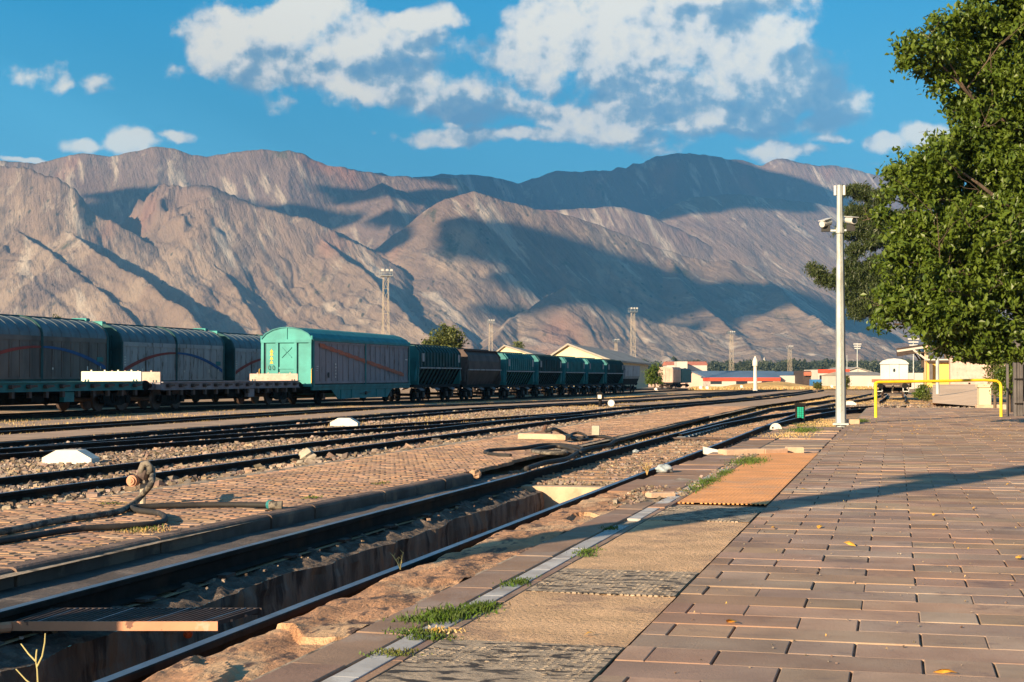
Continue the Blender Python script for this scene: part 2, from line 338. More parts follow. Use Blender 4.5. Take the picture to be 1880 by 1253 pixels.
mat('pink_wall', (.62, .44, .36), .9, 0, .1, .2, bump=.3, bs=5, bd=.02)
mat('yellow_wall', (.70, .46, .12), .9, 0, .08, .5, bump=.3, bs=8, bd=.02)
mat('grey_roof', (.30, .275, .24), .85, 0, .15, .4, (.24, .21, .18), (.5, .7), .3, bump=.3, bs=3, bd=.03, stretch=(1, .2, 1))
mat('blue_roof', (.10, .15, .22), .6, 0, .15, .2, bump=.2, bs=3, bd=.03)
mat('red_paint', (.62, .07, .03), .6, 0, .1, .5, bump=0); mat('red_tile', (.50, .17, .10), .85, 0, .2, .8, bump=.3, bs=6, bd=.03)
mat('blue_paint', (.03, .16, .38), .6, 0, .1, .5, bump=0)
mat('window_glass', (.02, .03, .04), .15, 0, .1, 1, bump=0, spec=.6)
mat('white_metal', (.46, .50, .50), .6, 0, .08, 1, (.5, .5, .48), (.6, .75), 1, bump=0)
mat('timber_dark', (.05, .035, .03), .8, 0, .3, 3, bump=.3, bs=20, bd=.01)
mat('post_grey', (.11, .10, .10), .8, .1, .25, 3, bump=.3, bs=20, bd=.01)
mat('bark', (.12, .085, .06), .9, 0, .3, 4, bump=1, bs=14, bd=.04, stretch=(1, 1, .3))
mat('twig', (.45, .38, .16), .8, 0, .2, 6, bump=0)
mat('dry_grass', (.46, .32, .145), .9, 0, .25, 1.2, bump=0, island=.35, spec=.1)
mat('green_weed', (.065, .105, .022), .85, 0, .35, 3, (.14, .13, .04), (.5, .7), 2, bump=0, island=.35, spec=.15)
mat('field', (.66, .40, .13), .95, 0, .25, .12, (.38, .33, .12), (.60, .74), .035, bump=1, bs=.7, bd=.4, col3=(.40, .20, .08), s3=.09, f3=(.55, .7))
mat('orange_ball', (.5, .08, .02), .5, 0, .1, 3, bump=0)
mat('plastic', (.30, .35, .38), .4, 0, .15, 12, (.42, .44, .44), (.5, .6), 14, bump=.3, bs=30, bd=.01)
mat('dry_leaf', (.58, .36, .12), .8, 0, .3, 20, bump=0, island=.3)
mat('pale_dirt', (.70, .50, .34), .95, 0, .12, .5, (.58, .42, .30), (.5, .7), .3, bump=0, spec=.1)
mat('green_glass', (.01, .33, .22), .35, 0, .1, 5, bump=0)
mat('camera_white', (.52, .51, .48), .5, 0, .05, 4, bump=0)
def leafmat(name, c1, c2, trans=.25):
    m_ = bpy.data.materials.new(name); m_.use_nodes = True; nt = m_.node_tree; nt.nodes.clear(); q = NG(nt)
    gi = q.n('ShaderNodeNewGeometry').outputs['Random Per Island']
    t = q.n('ShaderNodeTexCoord').outputs['Object']
    c = q.mix(q.m('MULTIPLY_ADD', q.noise(t, .9, 3), .6, q.m('MULTIPLY', gi, .55)), c1, c2)
    b = q.n('ShaderNodeBsdfPrincipled'); q.put(b.inputs['Base Color'], c); b.inputs['Roughness'].default_value = .45; b.inputs['Specular IOR Level'].default_value = .35
    tr = q.n('ShaderNodeBsdfTranslucent'); q.put(tr.inputs[0], c); mx = q.n('ShaderNodeMixShader'); mx.inputs[0].default_value = trans
    nt.links.new(b.outputs[0], mx.inputs[1]); nt.links.new(tr.outputs[0], mx.inputs[2])
    o = q.n('ShaderNodeOutputMaterial'); nt.links.new(mx.outputs[0], o.inputs[0]); M[name] = m_
leafmat('leaf', (.024, .058, .008), (.115, .160, .016), .14); leafmat('needle', (.022, .042, .012), (.070, .088, .024), .1)
leafmat('leaf_far', (.05, .075, .025), (.14, .15, .03)); leafmat('wood_far', (.035, .05, .03), (.075, .085, .045), .1)
# ================================================================ STRUCTURE
SLOPE = math.tan(SUN_EL)
def chan(x, y, o, s, p=3.0, g_=.55):
    r = 0; a = 1; t = 0
    for i in range(o): r = r+a*(1-np.abs(2*vn(x*1.9**i+i*7.7, y*1.9**i+i*3.3, s+i)-1))**p; t += a; a *= g_
    return r/t
# ---------------------------------------------------------------- mountains: one heightfield
LAY = [ # foot distance, crest distance(s), fall-off, crest outline [(x, y) photo pixels]
 (3500, (5000, 4300), 1.0, [(-500,250),(-200,285),(0,297),(50,303),(100,318),(140,345),(165,380),(200,404),(250,427),(300,457),(350,492),(400,532),(440,567),(480,607),(500,630),(530,662),(570,700),(2500,900)]),
 (4600, (7200, 7200), .9, [(-500,300),(0,292),(60,298),(95,290),(150,278),(200,280),(240,270),(285,261),(315,265),(340,275),(380,284),(430,276),(500,270),(530,268),(560,280),(600,298),(640,306),(700,318),(760,323),(800,322),(840,320),(870,346),(930,380),(1000,420),(1100,480),(1300,560),(2500,900)]),
 (3300, (5500, 4600), 1.2, [(-500,460),(100,452),(150,430),(200,408),(235,402),(262,378),(300,366),(340,342),(385,334),(420,350),(470,372),(520,386),(560,392),(600,412),(640,432),(700,462),(740,487),(780,530),(820,575),(860,608),(900,642),(930,689),(960,720),(2500,900)]),
 (3200, (5600, 5400), 1.0, [(-500,900),(520,640),(600,540),(650,485),(700,442),(740,415),(780,385),(820,360),(870,346),(900,352),(950,367),(1000,381),(1080,401),(1150,431),(1210,452),(1260,467),(1300,474),(1340,471),(1400,488),(1450,503),(1500,527),(1550,555),(1600,582),(1650,612),(1700,642),(1800,680),(2500,900)]),
 (2900, (4300, 4000), 1.3, [(-500,900),(820,689),(860,640),(900,602),(950,566),(1000,536),(1040,514),(1080,528),(1150,556),(1250,588),(1350,600),(1450,620),(1600,650),(2500,800)]),
 (2700, (3900, 3900), 1.3, [(-500,900),(1000,720),(1150,690),(1250,655),(1330,622),(1420,600),(1500,594),(1600,606),(1700,632),(1800,650),(2000,670),(2500,700)]),
 (5200, (6600, 6600), .8, [(-500,900),(780,420),(850,396),(1000,380),(1100,377),(1150,380),(1200,396),(1250,418),(1300,445),(1350,480),(1450,560),(2500,900)]),
 (4800, (7400, 7200), .8, [(-500,900),(1080,460),(1150,430),(1200,396),(1240,370),(1280,356),(1350,352),(1400,358),(1450,363),(1530,375),(1600,400),(1700,430),(1800,462),(1900,500),(2000,530),(2500,640)]),
 (7600, (9600, 9600), .6, [(-500,380),(300,330),(560,322),(620,303),(660,309),(700,316),(750,319),(790,322),(812,318),(860,316),(900,322),(950,330),(980,321),(1020,306),(1060,308),(1100,310),(1150,301),(1190,290),(1215,281),(1240,276),(1310,282),(1340,289),(1400,298),(1420,292),(1440,287),(1480,293),(1520,300),(1560,303),(1600,312),(1700,335),(1800,365),(1900,400),(2500,520)]),
]
pxs = np.concatenate([np.arange(-700, -60, 12), np.arange(-60, 1720, 2.0), np.arange(1720, 2600, 12)]).astype(float)
zcs = np.concatenate([np.arange(2300, 5700, 13), np.arange(5700, 7700, 22), np.arange(7700, 10600, 40)]).astype(float)
PX, ZC = np.meshgrid(pxs, zcs); T_ = (PX-940)/FPX
XW, YW = ZC*(T_*CY-SY), ZC*(CY+T_*SY)
XC = ZC*T_
H = np.full(PX.shape, -6.0)
wx = XC+160*(fbm(XC/900, ZC/900, 3, 3)-.5); wz = ZC+160*(fbm(XC/900+40, ZC/900, 3, 5)-.5)
wobble = 420*(fbm(XC/1500, ZC*0+2.2, 3, 9)-.5)
for li, (F0, (D0, D1), fo, cr_) in enumerate(LAY):
    xs, ys = zip(*cr_)
    E = 689-np.interp(pxs, xs, ys)
    ker = np.array([1, 2, 3, 2, 1.])/9; E = np.convolve(np.pad(E, 2, 'edge'), ker, 'valid')
    E = E[None, :]+3.0*(fbm(PX/34, PX*0+li*5.5, 4, 20+li)-.5)*(E[None, :] > 8)
    D = D0+(D1-D0)*np.clip((PX-0)/900, 0, 1)+wobble*(.6 if li < 8 else 1)
    Ff = F0+wobble*.5+220*(fbm(XC/700, ZC*0+li*3.3, 2, 60+li)-.5)
    Hc = np.maximum(E, -20)*D/FPX
    s = (ZC-Ff)/(D-Ff)
    sc_ = np.clip(s, 0, 1)
    up = Hc*(.80*sc_**1.25+.20*sc_**2.6)
    u1 = 4500*T_+(wx-XC)+.33*wz+120*(fbm(XC/420, ZC/1900, 3, 12)-.5)                                  # gullies run down towards the viewer and to the right
    env = np.clip(sc_*(1-sc_)*4, 0, 1)**.8
    gl = ridge(u1/390+.9*fbm(wx/500, wz/1100, 2, 4), wz/3300, 3, 100+li, .5)
    g2 = ridge(u1/95+.9*fbm(wx/200, wz/900, 2, 7), wz/2600, 3, 130+li, .55)**1.5
    g3 = ridge(u1/42+.8*fbm(wx/90, wz/400, 2, 8), wz/1100, 2, 150+li, .55)
    amp = np.clip(Hc, 0, 700); lowm = np.clip(.35+1.3*fbm(wx/700, wz/2500, 2, 190+li)-.35, .15, 1.1)
    soft = .45 if li in (1, 6, 7, 8) else 1.0
    up = up-env*amp*soft*(.13*(1-gl)+.045*(1-g2)*(1.15-sc_)*lowm+.16*(fbm(wx/420, wz/1700, 4, 180+li)-.5))
    down = Hc*(1-(s-1)*fo*1.5)
    h = np.where(s < 1, up, down)
    h = np.where(s < 0, -6, h)
    H = np.maximum(H, h)
# rocky crag on the left shoulder
SPUR = [ # crest from far to near: px, distance, photo y; flank slopes left / right
 ([(60, 5200, 385), (85, 4900, 398), (150, 4450, 430), (200, 4100, 458), (260, 3800, 494), (330, 3450, 547), (390, 3150, 594), (450, 2850, 655), (480, 2700, 700)], .30, .95),
 ([(20, 4700, 410), (60, 4400, 432), (130, 4000, 478), (190, 3700, 520), (250, 3400, 566), (310, 3100, 618), (350, 2850, 672)], .25, .80),
 ([(480, 5500, 388), (560, 5100, 410), (600, 4800, 438), (655, 4450, 474), (700, 4150, 516), (740, 3850, 556), (780, 3550, 600), (820, 3250, 648), (840, 3000, 700)], .32, .95),
 ([(600, 5900, 410), (640, 5600, 430), (700, 5300, 461), (740, 5000, 486), (780, 4600, 529), (820, 4250, 574), (860, 3850, 606), (890, 3500, 636), (920, 3200, 690)], .40, 1.05),
 ([(1080, 5200, 512), (1040, 4700, 514), (1000, 4400, 538), (950, 4050, 568), (905, 3700, 606), (870, 3350, 648)], .75, .30),
 ([(1230, 5400, 470), (1260, 4900, 520), (1310, 4400, 566), (1360, 3900, 608), (1400, 3500, 640)], .30, .62),
 ([(1400, 5400, 492), (1430, 4900, 528), (1480, 4400, 566), (1530, 3900, 602), (1580, 3400, 642)], .30, .62),
 ([(1110, 4800, 545), (1140, 4400, 572), (1180, 4000, 604), (1220, 3600, 634), (1250, 3200, 664)], .30, .62),
 ([(320, 5300, 400), (370, 4800, 450), (420, 4300, 505), (470, 3900, 560), (520, 3500, 612), (550, 3200, 655)], .28, .60),
 ([(640, 5000, 500), (650, 4600, 540), (680, 4100, 580), (710, 3700, 618), (740, 3300, 660)], .28, .60),
 ([(700, 6800, 330), (720, 6500, 372), (715, 6300, 410), (708, 6100, 440)], .5, .4),
]
for si, (pts, sl, sr) in enumerate(SPUR):
    zc_k = np.array([p[1] for p in pts][::-1], float); x_k = np.array([(p[0]-940)/FPX*p[1] for p in pts][::-1]); h_k = np.array([(689-p[2])*p[1]/FPX for p in pts][::-1])
    cxs = np.interp(ZC, zc_k, x_k)+38*(fbm(ZC/330, ZC*0+si, 3, 300+si)-.5); hcs = np.interp(ZC, zc_k, h_k)
    out_r = np.maximum(0, np.maximum(zc_k[0]-ZC, ZC-zc_k[-1]))
    d = XC-cxs; k_ = np.where(d < 0, sl, sr)
    gn = ridge((ZC+.5*XC)/150, XC/520, 3, 320+si)                       # side gullies on the flanks
    hs = hcs-np.abs(d)*k_*(.85+.45*(1-gn))-out_r*.5-26*(1-ridge(wx/130, wz/420, 3, 340+si))*np.clip(np.abs(d)/60, 0, 1)
    H = np.maximum(H, np.maximum(hs, -6))
# sharp dendritic gullies over everything, deeper on the lower slopes
hgt = np.clip((H+6)/120, 0, 1); lowf = np.clip(1.3-H/520, .22, 1.15)*np.clip(.25+1.5*fbm(XC/600, ZC/1800, 3, 401), .3, 1.4)
uu = 4500*T_+.33*ZC+150*(fbm(XC/260, ZC/800, 4, 402)-.5)
H -= hgt*lowf*(26*chan(uu/210, ZC/1500, 3, 410, 3.5)+15*chan(uu/85+.8*fbm(XC/160, ZC/500, 3, 9), ZC/760, 3, 420, 3.)+7*chan(uu/34+.8*fbm(XC/70, ZC/240, 3, 19), ZC/330, 2, 430, 2.5))
H += hgt*(13*(fbm(XC/120, ZC/330, 5, 440, .6)-.5)+24*(fbm(XC/310, ZC/900, 4, 445, .6)-.5))
H += 2.5*(fbm(XC/45, ZC/45, 4, 31)-.5)*np.clip((H+6)/40, 0, 1)*4
crag = np.exp(-((PX-300)/75)**2-((H*FPX/ZC-(689-382))/34)**2)
H += crag*190*(ridge(XC/110, ZC/110, 4, 77)-.55)
H[0, :] = -8; H += -3
nr, nc = PX.shape
V = np.stack([XW, YW, H], -1).reshape(-1, 3)
ii = np.arange(nr*nc).reshape(nr, nc)
F = np.stack([ii[:-1, :-1].ravel(), ii[:-1, 1:].ravel(), ii[1:, 1:].ravel(), ii[1:, :-1].ravel()], 1)
def mountain_mat():
    m_ = bpy.data.materials.new('mountain'); m_.use_nodes = True; nt = m_.node_tree; nt.nodes.clear(); q = NG(nt)
    t = q.n('ShaderNodeTexCoord').outputs['Object']
    rot = q.n('ShaderNodeMapping'); q.put(rot.inputs[0], t); rot.inputs['Rotation'].default_value = (0, 0, -YAW-R(20))
    st = q.v('MULTIPLY', rot.outputs[0], (1, .09, .12))
    r2 = q.n('ShaderNodeMapping'); q.put(r2.inputs[0], t); r2.inputs['Rotation'].default_value = (0, 0, -YAW)
    t = q.v('MULTIPLY', r2.outputs[0], (1, .2, .6))
    c = q.mix(q.ramp(q.noise(t, .0016, 6, .6), .35, .65), (.295, .208, .148), (.205, .150, .122))
    zz = q.n('ShaderNodeSeparateXYZ'); q.put(zz.inputs[0], r2.outputs[0])
    hi = q.ramp(q.m('MULTIPLY_ADD', q.m('SUBTRACT', q.noise(t, .003, 6, .6), .5), 700, zz.outputs[2]), 330, 720, 0, .85)
    c = q.mix(hi, c, (.185, .128, .112))
    c = q.mix(q.m('MULTIPLY', q.ramp(q.noise(t, .004, 8, .65), .48, .60), q.m('SUBTRACT', 1.0, hi)), c, (.350, .260, .190))
    c = q.mix(q.ramp(q.noise(t, .018, 7, .7), .54, .62, 0, .5), c, (.15, .11, .09))
    c = q.mix(q.ramp(q.noise(q.v('ADD', t, (70, 50, 9)), .011, 7, .7), .58, .66, 0, .5), c, (.46, .38, .30))
    c = q.mix(q.ramp(q.noise(st, .012, 8, .65), .55, .64, 0, .75), c, (.52, .44, .35))
    c = q.mix(q.ramp(q.noise(st, .022, 7, .65), .56, .68, 0, .55), c, (.13, .10, .085))
    c = q.mix(q.ramp(q.noise(q.v('ADD', t, (900, 0, 0)), .0022, 4, .5), .56, .68, 0, .7), c, (.335, .165, .115))
    gm = q.n('ShaderNodeNewGeometry')
    c = q.mix(q.ramp(q.noise(q.v('ADD', t, (0, 3100, 0)), .003, 9, .72), .60, .66, 0, .85), c, (.085, .085, .050))
    vo = q.n('ShaderNodeTexVoronoi'); q.put(vo.inputs['Vector'], t); vo.inputs['Scale'].default_value = .035
    spots = q.m('MULTIPLY', q.ramp(vo.outputs['Distance'], .10, .22, 1, 0), q.ramp(q.noise(t, .0035, 3), .50, .60))
    c = q.mix(q.m('MULTIPLY', spots, .8), c, (.06, .06, .035))
    b = q.n('ShaderNodeBsdfPrincipled'); q.put(b.inputs['Base Color'], c); b.inputs['Roughness'].default_value = .95; b.inputs['Specular IOR Level'].default_value = .1
    bn = q.n('ShaderNodeBump'); bn.inputs['Strength'].default_value = .9; bn.inputs['Distance'].default_value = 13
    h = q.m('MULTIPLY_ADD', q.noise(st, .03, 9, .62), 1.3, q.noise(t, .03, 9, .65))
    q.put(bn.inputs['Height'], h); nt.links.new(bn.outputs[0], b.inputs['Normal'])
    o = q.n('ShaderNodeOutputMaterial'); nt.links.new(b.outputs[0], o.inputs[0]); return m_
mo = npmesh('mountains', V, F, mountain_mat(), smooth=True); tag(mo, 'bare tan mountain range with gullied slopes behind the rail yard', 'mountains', kind='structure')

# clouds that stand outside the frame between sun and range and shade parts of it
mcl = bpy.data.materials.new('cloud'); mcl.use_nodes = True
mcl.node_tree.nodes['Principled BSDF'].inputs['Base Color'].default_value = (.9, .9, .9, 1); mcl.node_tree.nodes['Principled BSDF'].inputs['Roughness'].default_value = 1
def terrain_at(px, zc):
    return float(H[np.argmin(abs(zcs-zc)), np.argmin(abs(pxs-px))])
def cloud(px, zc, rx, ry, rz, s, zt=2300):
    x, y = W(px, zc); z = terrain_at(px, zc); k = (zt-z)/(-LD.z)
    bx, by = x-LD.x*k, y-LD.y*k
    nu, nv = 72, 28
    th, ph = np.meshgrid(np.linspace(0, 2*np.pi, nu, False), np.linspace(-np.pi/2, np.pi/2, nv))
    ux, uy, uz = np.cos(ph)*np.cos(th), np.cos(ph)*np.sin(th), np.sin(ph)
    r = .62+.75*fbm(ux*2.2+9+uz, uy*2.2+9-uz, 5, s)
    vx, vy, vz = ux*rx*r, uy*ry*r, uz*rz*r*np.where(uz < 0, .35, 1)
    a = YAW; V = np.stack([vx*math.cos(a)-vy*math.sin(a), vx*math.sin(a)+vy*math.cos(a), vz], -1).reshape(-1, 3)
    i2 = np.arange(nv*nu).reshape(nv, nu); j2 = np.roll(i2, -1, 1)
    F = np.stack([i2[:-1].ravel(), j2[:-1].ravel(), j2[1:].ravel(), i2[1:].ravel()], 1)
    o = npmesh('cloud', V, F, mcl, smooth=True); o.location = (bx, by, zt); tag(o, kind='structure')
for i_, a in enumerate([(1130, 9300, 1600, 2600, 110), (1400, 9200, 620, 1800, 90), (800, 9300, 700, 1500, 90), (1300, 7600, 480, 420, 40), (1040, 7700, 500, 400, 40),
          (1060, 5000, 330, 560, 60), (1290, 4900, 400, 430, 45), (930, 5150, 210, 300, 40), (1120, 4350, 300, 300, 30), (640, 5600, 230, 480, 60), (200, 6400, 480, 700, 60), (480, 5900, 150, 300, 40), (1450, 5000, 240, 300, 30), (170, 5600, 210, 420, 40), (1150, 4700, 300, 360, 30), (300, 6700, 330, 260, 30), (560, 6600, 260, 220, 30), (60, 6200, 300, 200, 30), (760, 6400, 200, 200, 30)]):
    cloud(*a, 40+i_)

# ---------------------------------------------------------------- the air over the valley
def haze():
    m_ = bpy.data.materials.new('haze'); m_.use_nodes = True; nt = m_.node_tree; nt.nodes.clear()
    v = nt.nodes.new('ShaderNodeVolumePrincipled'); v.inputs['Color'].default_value = HAZE_C; v.inputs['Density'].default_value = HAZE_D; v.inputs['Anisotropy'].default_value = 0.0
    o = nt.nodes.new('ShaderNodeOutputMaterial'); nt.links.new(v.outputs[0], o.inputs['Volume'])
    ob = MB().box(-9300, 9300, -1500, 14500, -16, 1700).build('haze', m_); tag(ob, kind='stuff'); return ob
HAZE_C, HAZE_D = (.145, .50, 1.0, 1), 6.6e-5
haze()
# ---------------------------------------------------------------- ground sheet to the horizon, open over the inspection pit
PITX0, PITX1, PITY0, PITY1 = -4.62, -3.34, -3.0, 19.1
def uniq(*a): return np.unique(np.round(np.concatenate([np.asarray(x, float) for x in a]), 4))
xs_ = uniq([-9000, -6000, -4000, -2500, -1500, -900, -500, -300, -200, -120, -80, -60, -50], np.arange(-44, 20, .55), [20, 24, 30, 45, 70, 120, 300, 900, 2500, 5000, 9000], [PITX0, PITX1])
ys_ = uniq([-60, -20, -8], np.arange(-3, 75, .6), np.arange(75, 160, 2.5), np.arange(160, 600, 20), [700, 900, 1300, 2000, 2600, 3200, 5000, 9000, 14000], [PITY0, PITY1])
GXX, GYY = np.meshgrid(xs_, ys_)
gz = G(GXX, GYY)-.19+.035*(fbm(GXX*1.1, GYY*1.1, 3, 3)-.5)
gz = np.where((GXX > -3.4) & (GYY < 60) & (GYY > -20), np.minimum(gz, -.19), gz)
ii = np.arange(GXX.size).reshape(GXX.shape)
F = np.stack([ii[:-1, :-1].ravel(), ii[:-1, 1:].ravel(), ii[1:, 1:].ravel(), ii[1:, :-1].ravel()], 1)
cx = (GXX[:-1, :-1]+GXX[1:, 1:]).ravel()/2; cy = (GYY[:-1, :-1]+GYY[1:, 1:]).ravel()/2
F = F[~((cx > PITX0) & (cx < PITX1) & (cy > PITY0) & (cy < PITY1))]
tag(npmesh('ground', np.stack([GXX, GYY, gz], -1), F, M['soil'], smooth=True), kind='structure')

def sheet(name, x0, x1, y0, y1, off, m_, dx=.5, dy=1., amp=.0, jag=.0, seed=0, kind='structure'):
    nx = max(2, int((x1-x0)/dx)+1); ny = max(2, int((y1-y0)/dy)+1)
    X, Y = np.meshgrid(np.linspace(x0, x1, nx), np.linspace(y0, y1, ny))
    if jag:
        j = jag*(fbm(Y*.8, Y*0+seed, 4, seed)-.5)*2; X[:, 0] += j[:, 0]; X[:, -1] += (jag*(fbm(Y*.8, Y*0+seed+9, 4, seed)-.5)*2)[:, -1]
    Z = G(X, Y)+off+(amp*(fbm(X*3, Y*3, 4, seed)-.5) if amp else 0)
    ii = np.arange(X.size).reshape(X.shape)
    F = np.stack([ii[:-1, :-1].ravel(), ii[:-1, 1:].ravel(), ii[1:, 1:].ravel(), ii[1:, :-1].ravel()], 1)
    return tag(npmesh(name, np.stack([X, Y, Z], -1), F, m_, smooth=True), kind=kind)
sheet('ballast_bed', -12.2, -8.05, 8, 120, -.155, M['ballast_bed'], .4, .6, .03, .1, 1)
sheet('ballast_bed', -17.9, -12.25, 12, 75, -.152, M['ballast_bed'], .4, .6, .03, .3, 2)
sheet('ballast_bed', -5.05, -2.7, 19.6, 60, -.165, M['soil'], .3, .5, .03, .0, 3)
sheet('brick_path', -20.7, -18.4, 20, 150, -.09, M['path_brick'], .6, 2, 0, .12, 4)
sheet('brick_path', -27.6, -24.4, 25, 170, -.13, M['path_brick'], .6, 2, .02, .4, 5)
sheet('brick_path', -8.0, -5.7, 60, 150, -.02, M['path_brick'], .6, 2, 0, .1, 6)
sheet('brick_path', -14.6, -12.2, 75, 190, -.10, M['path_brick'], .6, 2, 0, .2, 7)

# ---------------------------------------------------------------- inspection pit
def wallgrid(name, pts_fn, nu, nv, m_):
    U, Vv = np.meshgrid(np.linspace(0, 1, nu), np.linspace(0, 1, nv)); X, Y, Z = pts_fn(U, Vv)
    ii = np.arange(U.size).reshape(U.shape); F = np.stack([ii[:-1, :-1].ravel(), ii[:-1, 1:].ravel(), ii[1:, 1:].ravel(), ii[1:, :-1].ravel()], 1)
    return tag(npmesh(name, np.stack([X, Y, Z], -1), F, m_, smooth=False), kind='structure')
PL = lambda U: PITY0+U*(PITY1-PITY0)
def lwall(U, Vv):
    Y = PL(U); e = .22*(fbm(Y*1.4, Y*0, 5, 5)-.5)
    X = -4.37+e+.09*(fbm(Y*3, Vv*5, 4, 6)-.5)+.03*Vv; return X, Y, -.235-.8*Vv+.0*Y
def lledge(U, Vv):
    Y = PL(U); e = .22*(fbm(Y*1.4, Y*0, 5, 5)-.5); x1 = -4.37+e+.09*(fbm(Y*3, 0*Y, 4, 6)-.5)
    return -4.86+(x1+4.86)*Vv, Y, -.195+.11*(fbm(Y*4, Vv*3, 5, 7)-.5)*np.minimum(1, 5*Vv*(1-Vv))*(Vv > .3)-.04*np.clip((Vv-.4)/.6, 0, 1)+.05*(ridge(Y*5, Vv*4, 3, 9)-.6)*(Vv > .35)*(Vv < .98)
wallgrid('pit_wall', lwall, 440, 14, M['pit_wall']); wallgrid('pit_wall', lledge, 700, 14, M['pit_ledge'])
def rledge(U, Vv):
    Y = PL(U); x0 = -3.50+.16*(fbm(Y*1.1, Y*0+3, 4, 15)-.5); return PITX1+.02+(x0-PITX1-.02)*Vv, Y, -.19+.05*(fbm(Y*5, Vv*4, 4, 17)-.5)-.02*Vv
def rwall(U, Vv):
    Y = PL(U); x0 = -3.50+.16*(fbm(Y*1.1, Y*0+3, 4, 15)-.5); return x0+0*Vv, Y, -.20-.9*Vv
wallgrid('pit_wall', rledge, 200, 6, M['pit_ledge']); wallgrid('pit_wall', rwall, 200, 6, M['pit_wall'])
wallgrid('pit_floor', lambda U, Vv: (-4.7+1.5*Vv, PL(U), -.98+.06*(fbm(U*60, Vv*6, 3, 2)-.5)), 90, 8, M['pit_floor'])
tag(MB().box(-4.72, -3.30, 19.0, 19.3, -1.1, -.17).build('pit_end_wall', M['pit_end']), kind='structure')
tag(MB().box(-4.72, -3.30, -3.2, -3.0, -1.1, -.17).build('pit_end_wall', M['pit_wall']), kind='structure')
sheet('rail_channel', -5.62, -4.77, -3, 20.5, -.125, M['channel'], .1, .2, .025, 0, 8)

# ---------------------------------------------------------------- island platform between the tracks: brick pavers
def curb_x(y): return np.interp(y, *zip(*sorted([(P(a, b)[1], P(a, b)[0]) for a, b in ((0,1049),(159,1017),(231,999),(452,955),(675,908),(870,869))])))
def pav(name, rows, m_, dep=.05, bev=.006):
    """rows: arrays x0,x1,y0,y1,z of single bevelled blocks, all in one surface"""
    A = np.asarray(rows, dtype=np.float64); n = len(A); x0, x1, y0, y1, z, tx, ty = A.T
    b = bev; V = np.empty((n, 12, 3)); xs = [x0, x1, x1, x0]; ys = [y0, y0, y1, y1]
    xi = [x0+b, x1-b, x1-b, x0+b]; yi = [y0+b, y0+b, y1-b, y1-b]
    cx, cy = (x0+x1)/2, (y0+y1)/2
    for k in range(4):
        t = z+(xs[k]-cx)*tx+(ys[k]-cy)*ty
        V[:, k, 0] = xs[k]; V[:, k, 1] = ys[k]; V[:, k, 2] = z-dep
        V[:, 4+k, 0] = xs[k]; V[:, 4+k, 1] = ys[k]; V[:, 4+k, 2] = t-b*.7
        V[:, 8+k, 0] = xi[k]; V[:, 8+k, 1] = yi[k]; V[:, 8+k, 2] = t
    fc = np.array([(0,1,5,4),(1,2,6,5),(2,3,7,6),(3,0,4,7),(4,5,9,8),(5,6,10,9),(6,7,11,10),(7,4,8,11),(8,9,10,11)])
    F = (np.arange(n)[:, None, None]*12+fc[None]).reshape(-1, 4)
    return tag(npmesh(name, V, F, m_), kind='structure')
rows = []
y = 6.0; r_ = 0
while y < 62:
    e1 = float(curb_x(y))-.16 if y < 21.5 else (-5.45 if y < 24 else -5.6)
    e0 = -7.75-.25*max(0, min(1, (17-y)/4)) if y > 12 else -8.1
    x = e0-(.105 if r_ % 2 else 0)
    zz = float(.02*(vn(np.array(y*.35), np.array(1.))-.5))
    while x < e1:
        x1 = min(x+.20, e1)
        if x1-x > .05 and random.random() > .003:
            rows.append((x+.004, x1-.006, y+.004, y+.098, zz+random.gauss(0, .0022)-.003, random.gauss(0, .012), random.gauss(0, .014)))
        x += .21
    y += .103; r_ += 1
pav('platform_pavers', rows, M['paver'], .05, .007)
sheet('platform_base', -8.15, -5.45, 5.5, 62, -.028, M['mortar'], .5, 1)
# its kerb stones
mb = []
ys0 = P(-160, 1080)[1]; yy = ys0
cs = MB()
while yy < P(870, 869)[1]:
    y1 = min(yy+.98, P(872, 869)[1]); xa, xb = float(curb_x(yy)), float(curb_x(y1)); d = random.gauss(0, .008)
    a, b_ = yy+.006, y1-.006
    prof = [(-.15, -.16), (.0, -.16), (.0, -.035), (-.012, -.012), (-.035, 0), (-.15, 0)]
    vs = [(xa+u+d, a, v+d*.5) for u, v in prof]+[(xb+u+d, b_, v+d*.5) for u, v in prof]; n = 6
    cs.add(vs, [tuple(range(n)), tuple(range(2*n-1, n-1, -1))]+[(i, n+i, n+(i+1) % n, (i+1) % n) for i in range(n)])
    yy = y1
cs.build('kerb', M['curb'])['kind'] = 'structure'

# ---------------------------------------------------------------- station platform on the right
sheet('platform_base', -2.62, 16, -3, 38.2, -.024, M['mortar'], 1, 1)
sheet('platform_base', -1.12, 16, 38.2, 61, -.024, M['mortar'], 1, 1)
rows = []; y = 1.0; r_ = 0; P0 = .593
while y < 60.5:
    x0 = -1.205 if y < 38 else -1.05
    U0 = P0/2; k = -9
    x = -.48+U0*k; xs0 = None
    zz = float(.035*(fbm(np.array(y*.12), np.array(3.3), 2, 4)-.5))*min(1, max(0, (y-9)/6))
    while x < 13:
        k += 1
        if k % 4 in ((0, 1) if r_ % 2 else (2, 3)):
            a = max(x, x0) if xs0 is None else max(xs0, x0); b_ = x+U0; xs0 = None
        else:
            xs0 = x if xs0 is None else xs0; x += U0; continue
        if b_-a > .08:
            gap = .011 if random.random() < .75 else .004
            z2 = zz+.018*float(vn(np.array(a*.4), np.array(y*.4), 5))-.009
            rows.append((a, b_-gap, y+.003, y+.345+random.choice((0, 0, .003)), z2+random.gauss(0, .0012)+(random.random() < .04)*.003, random.gauss(0, .002), random.gauss(0, .004)))
        x += U0
    y += .352; r_ += 1
pav('platform_slabs', rows, M['slab'], .04, .004)
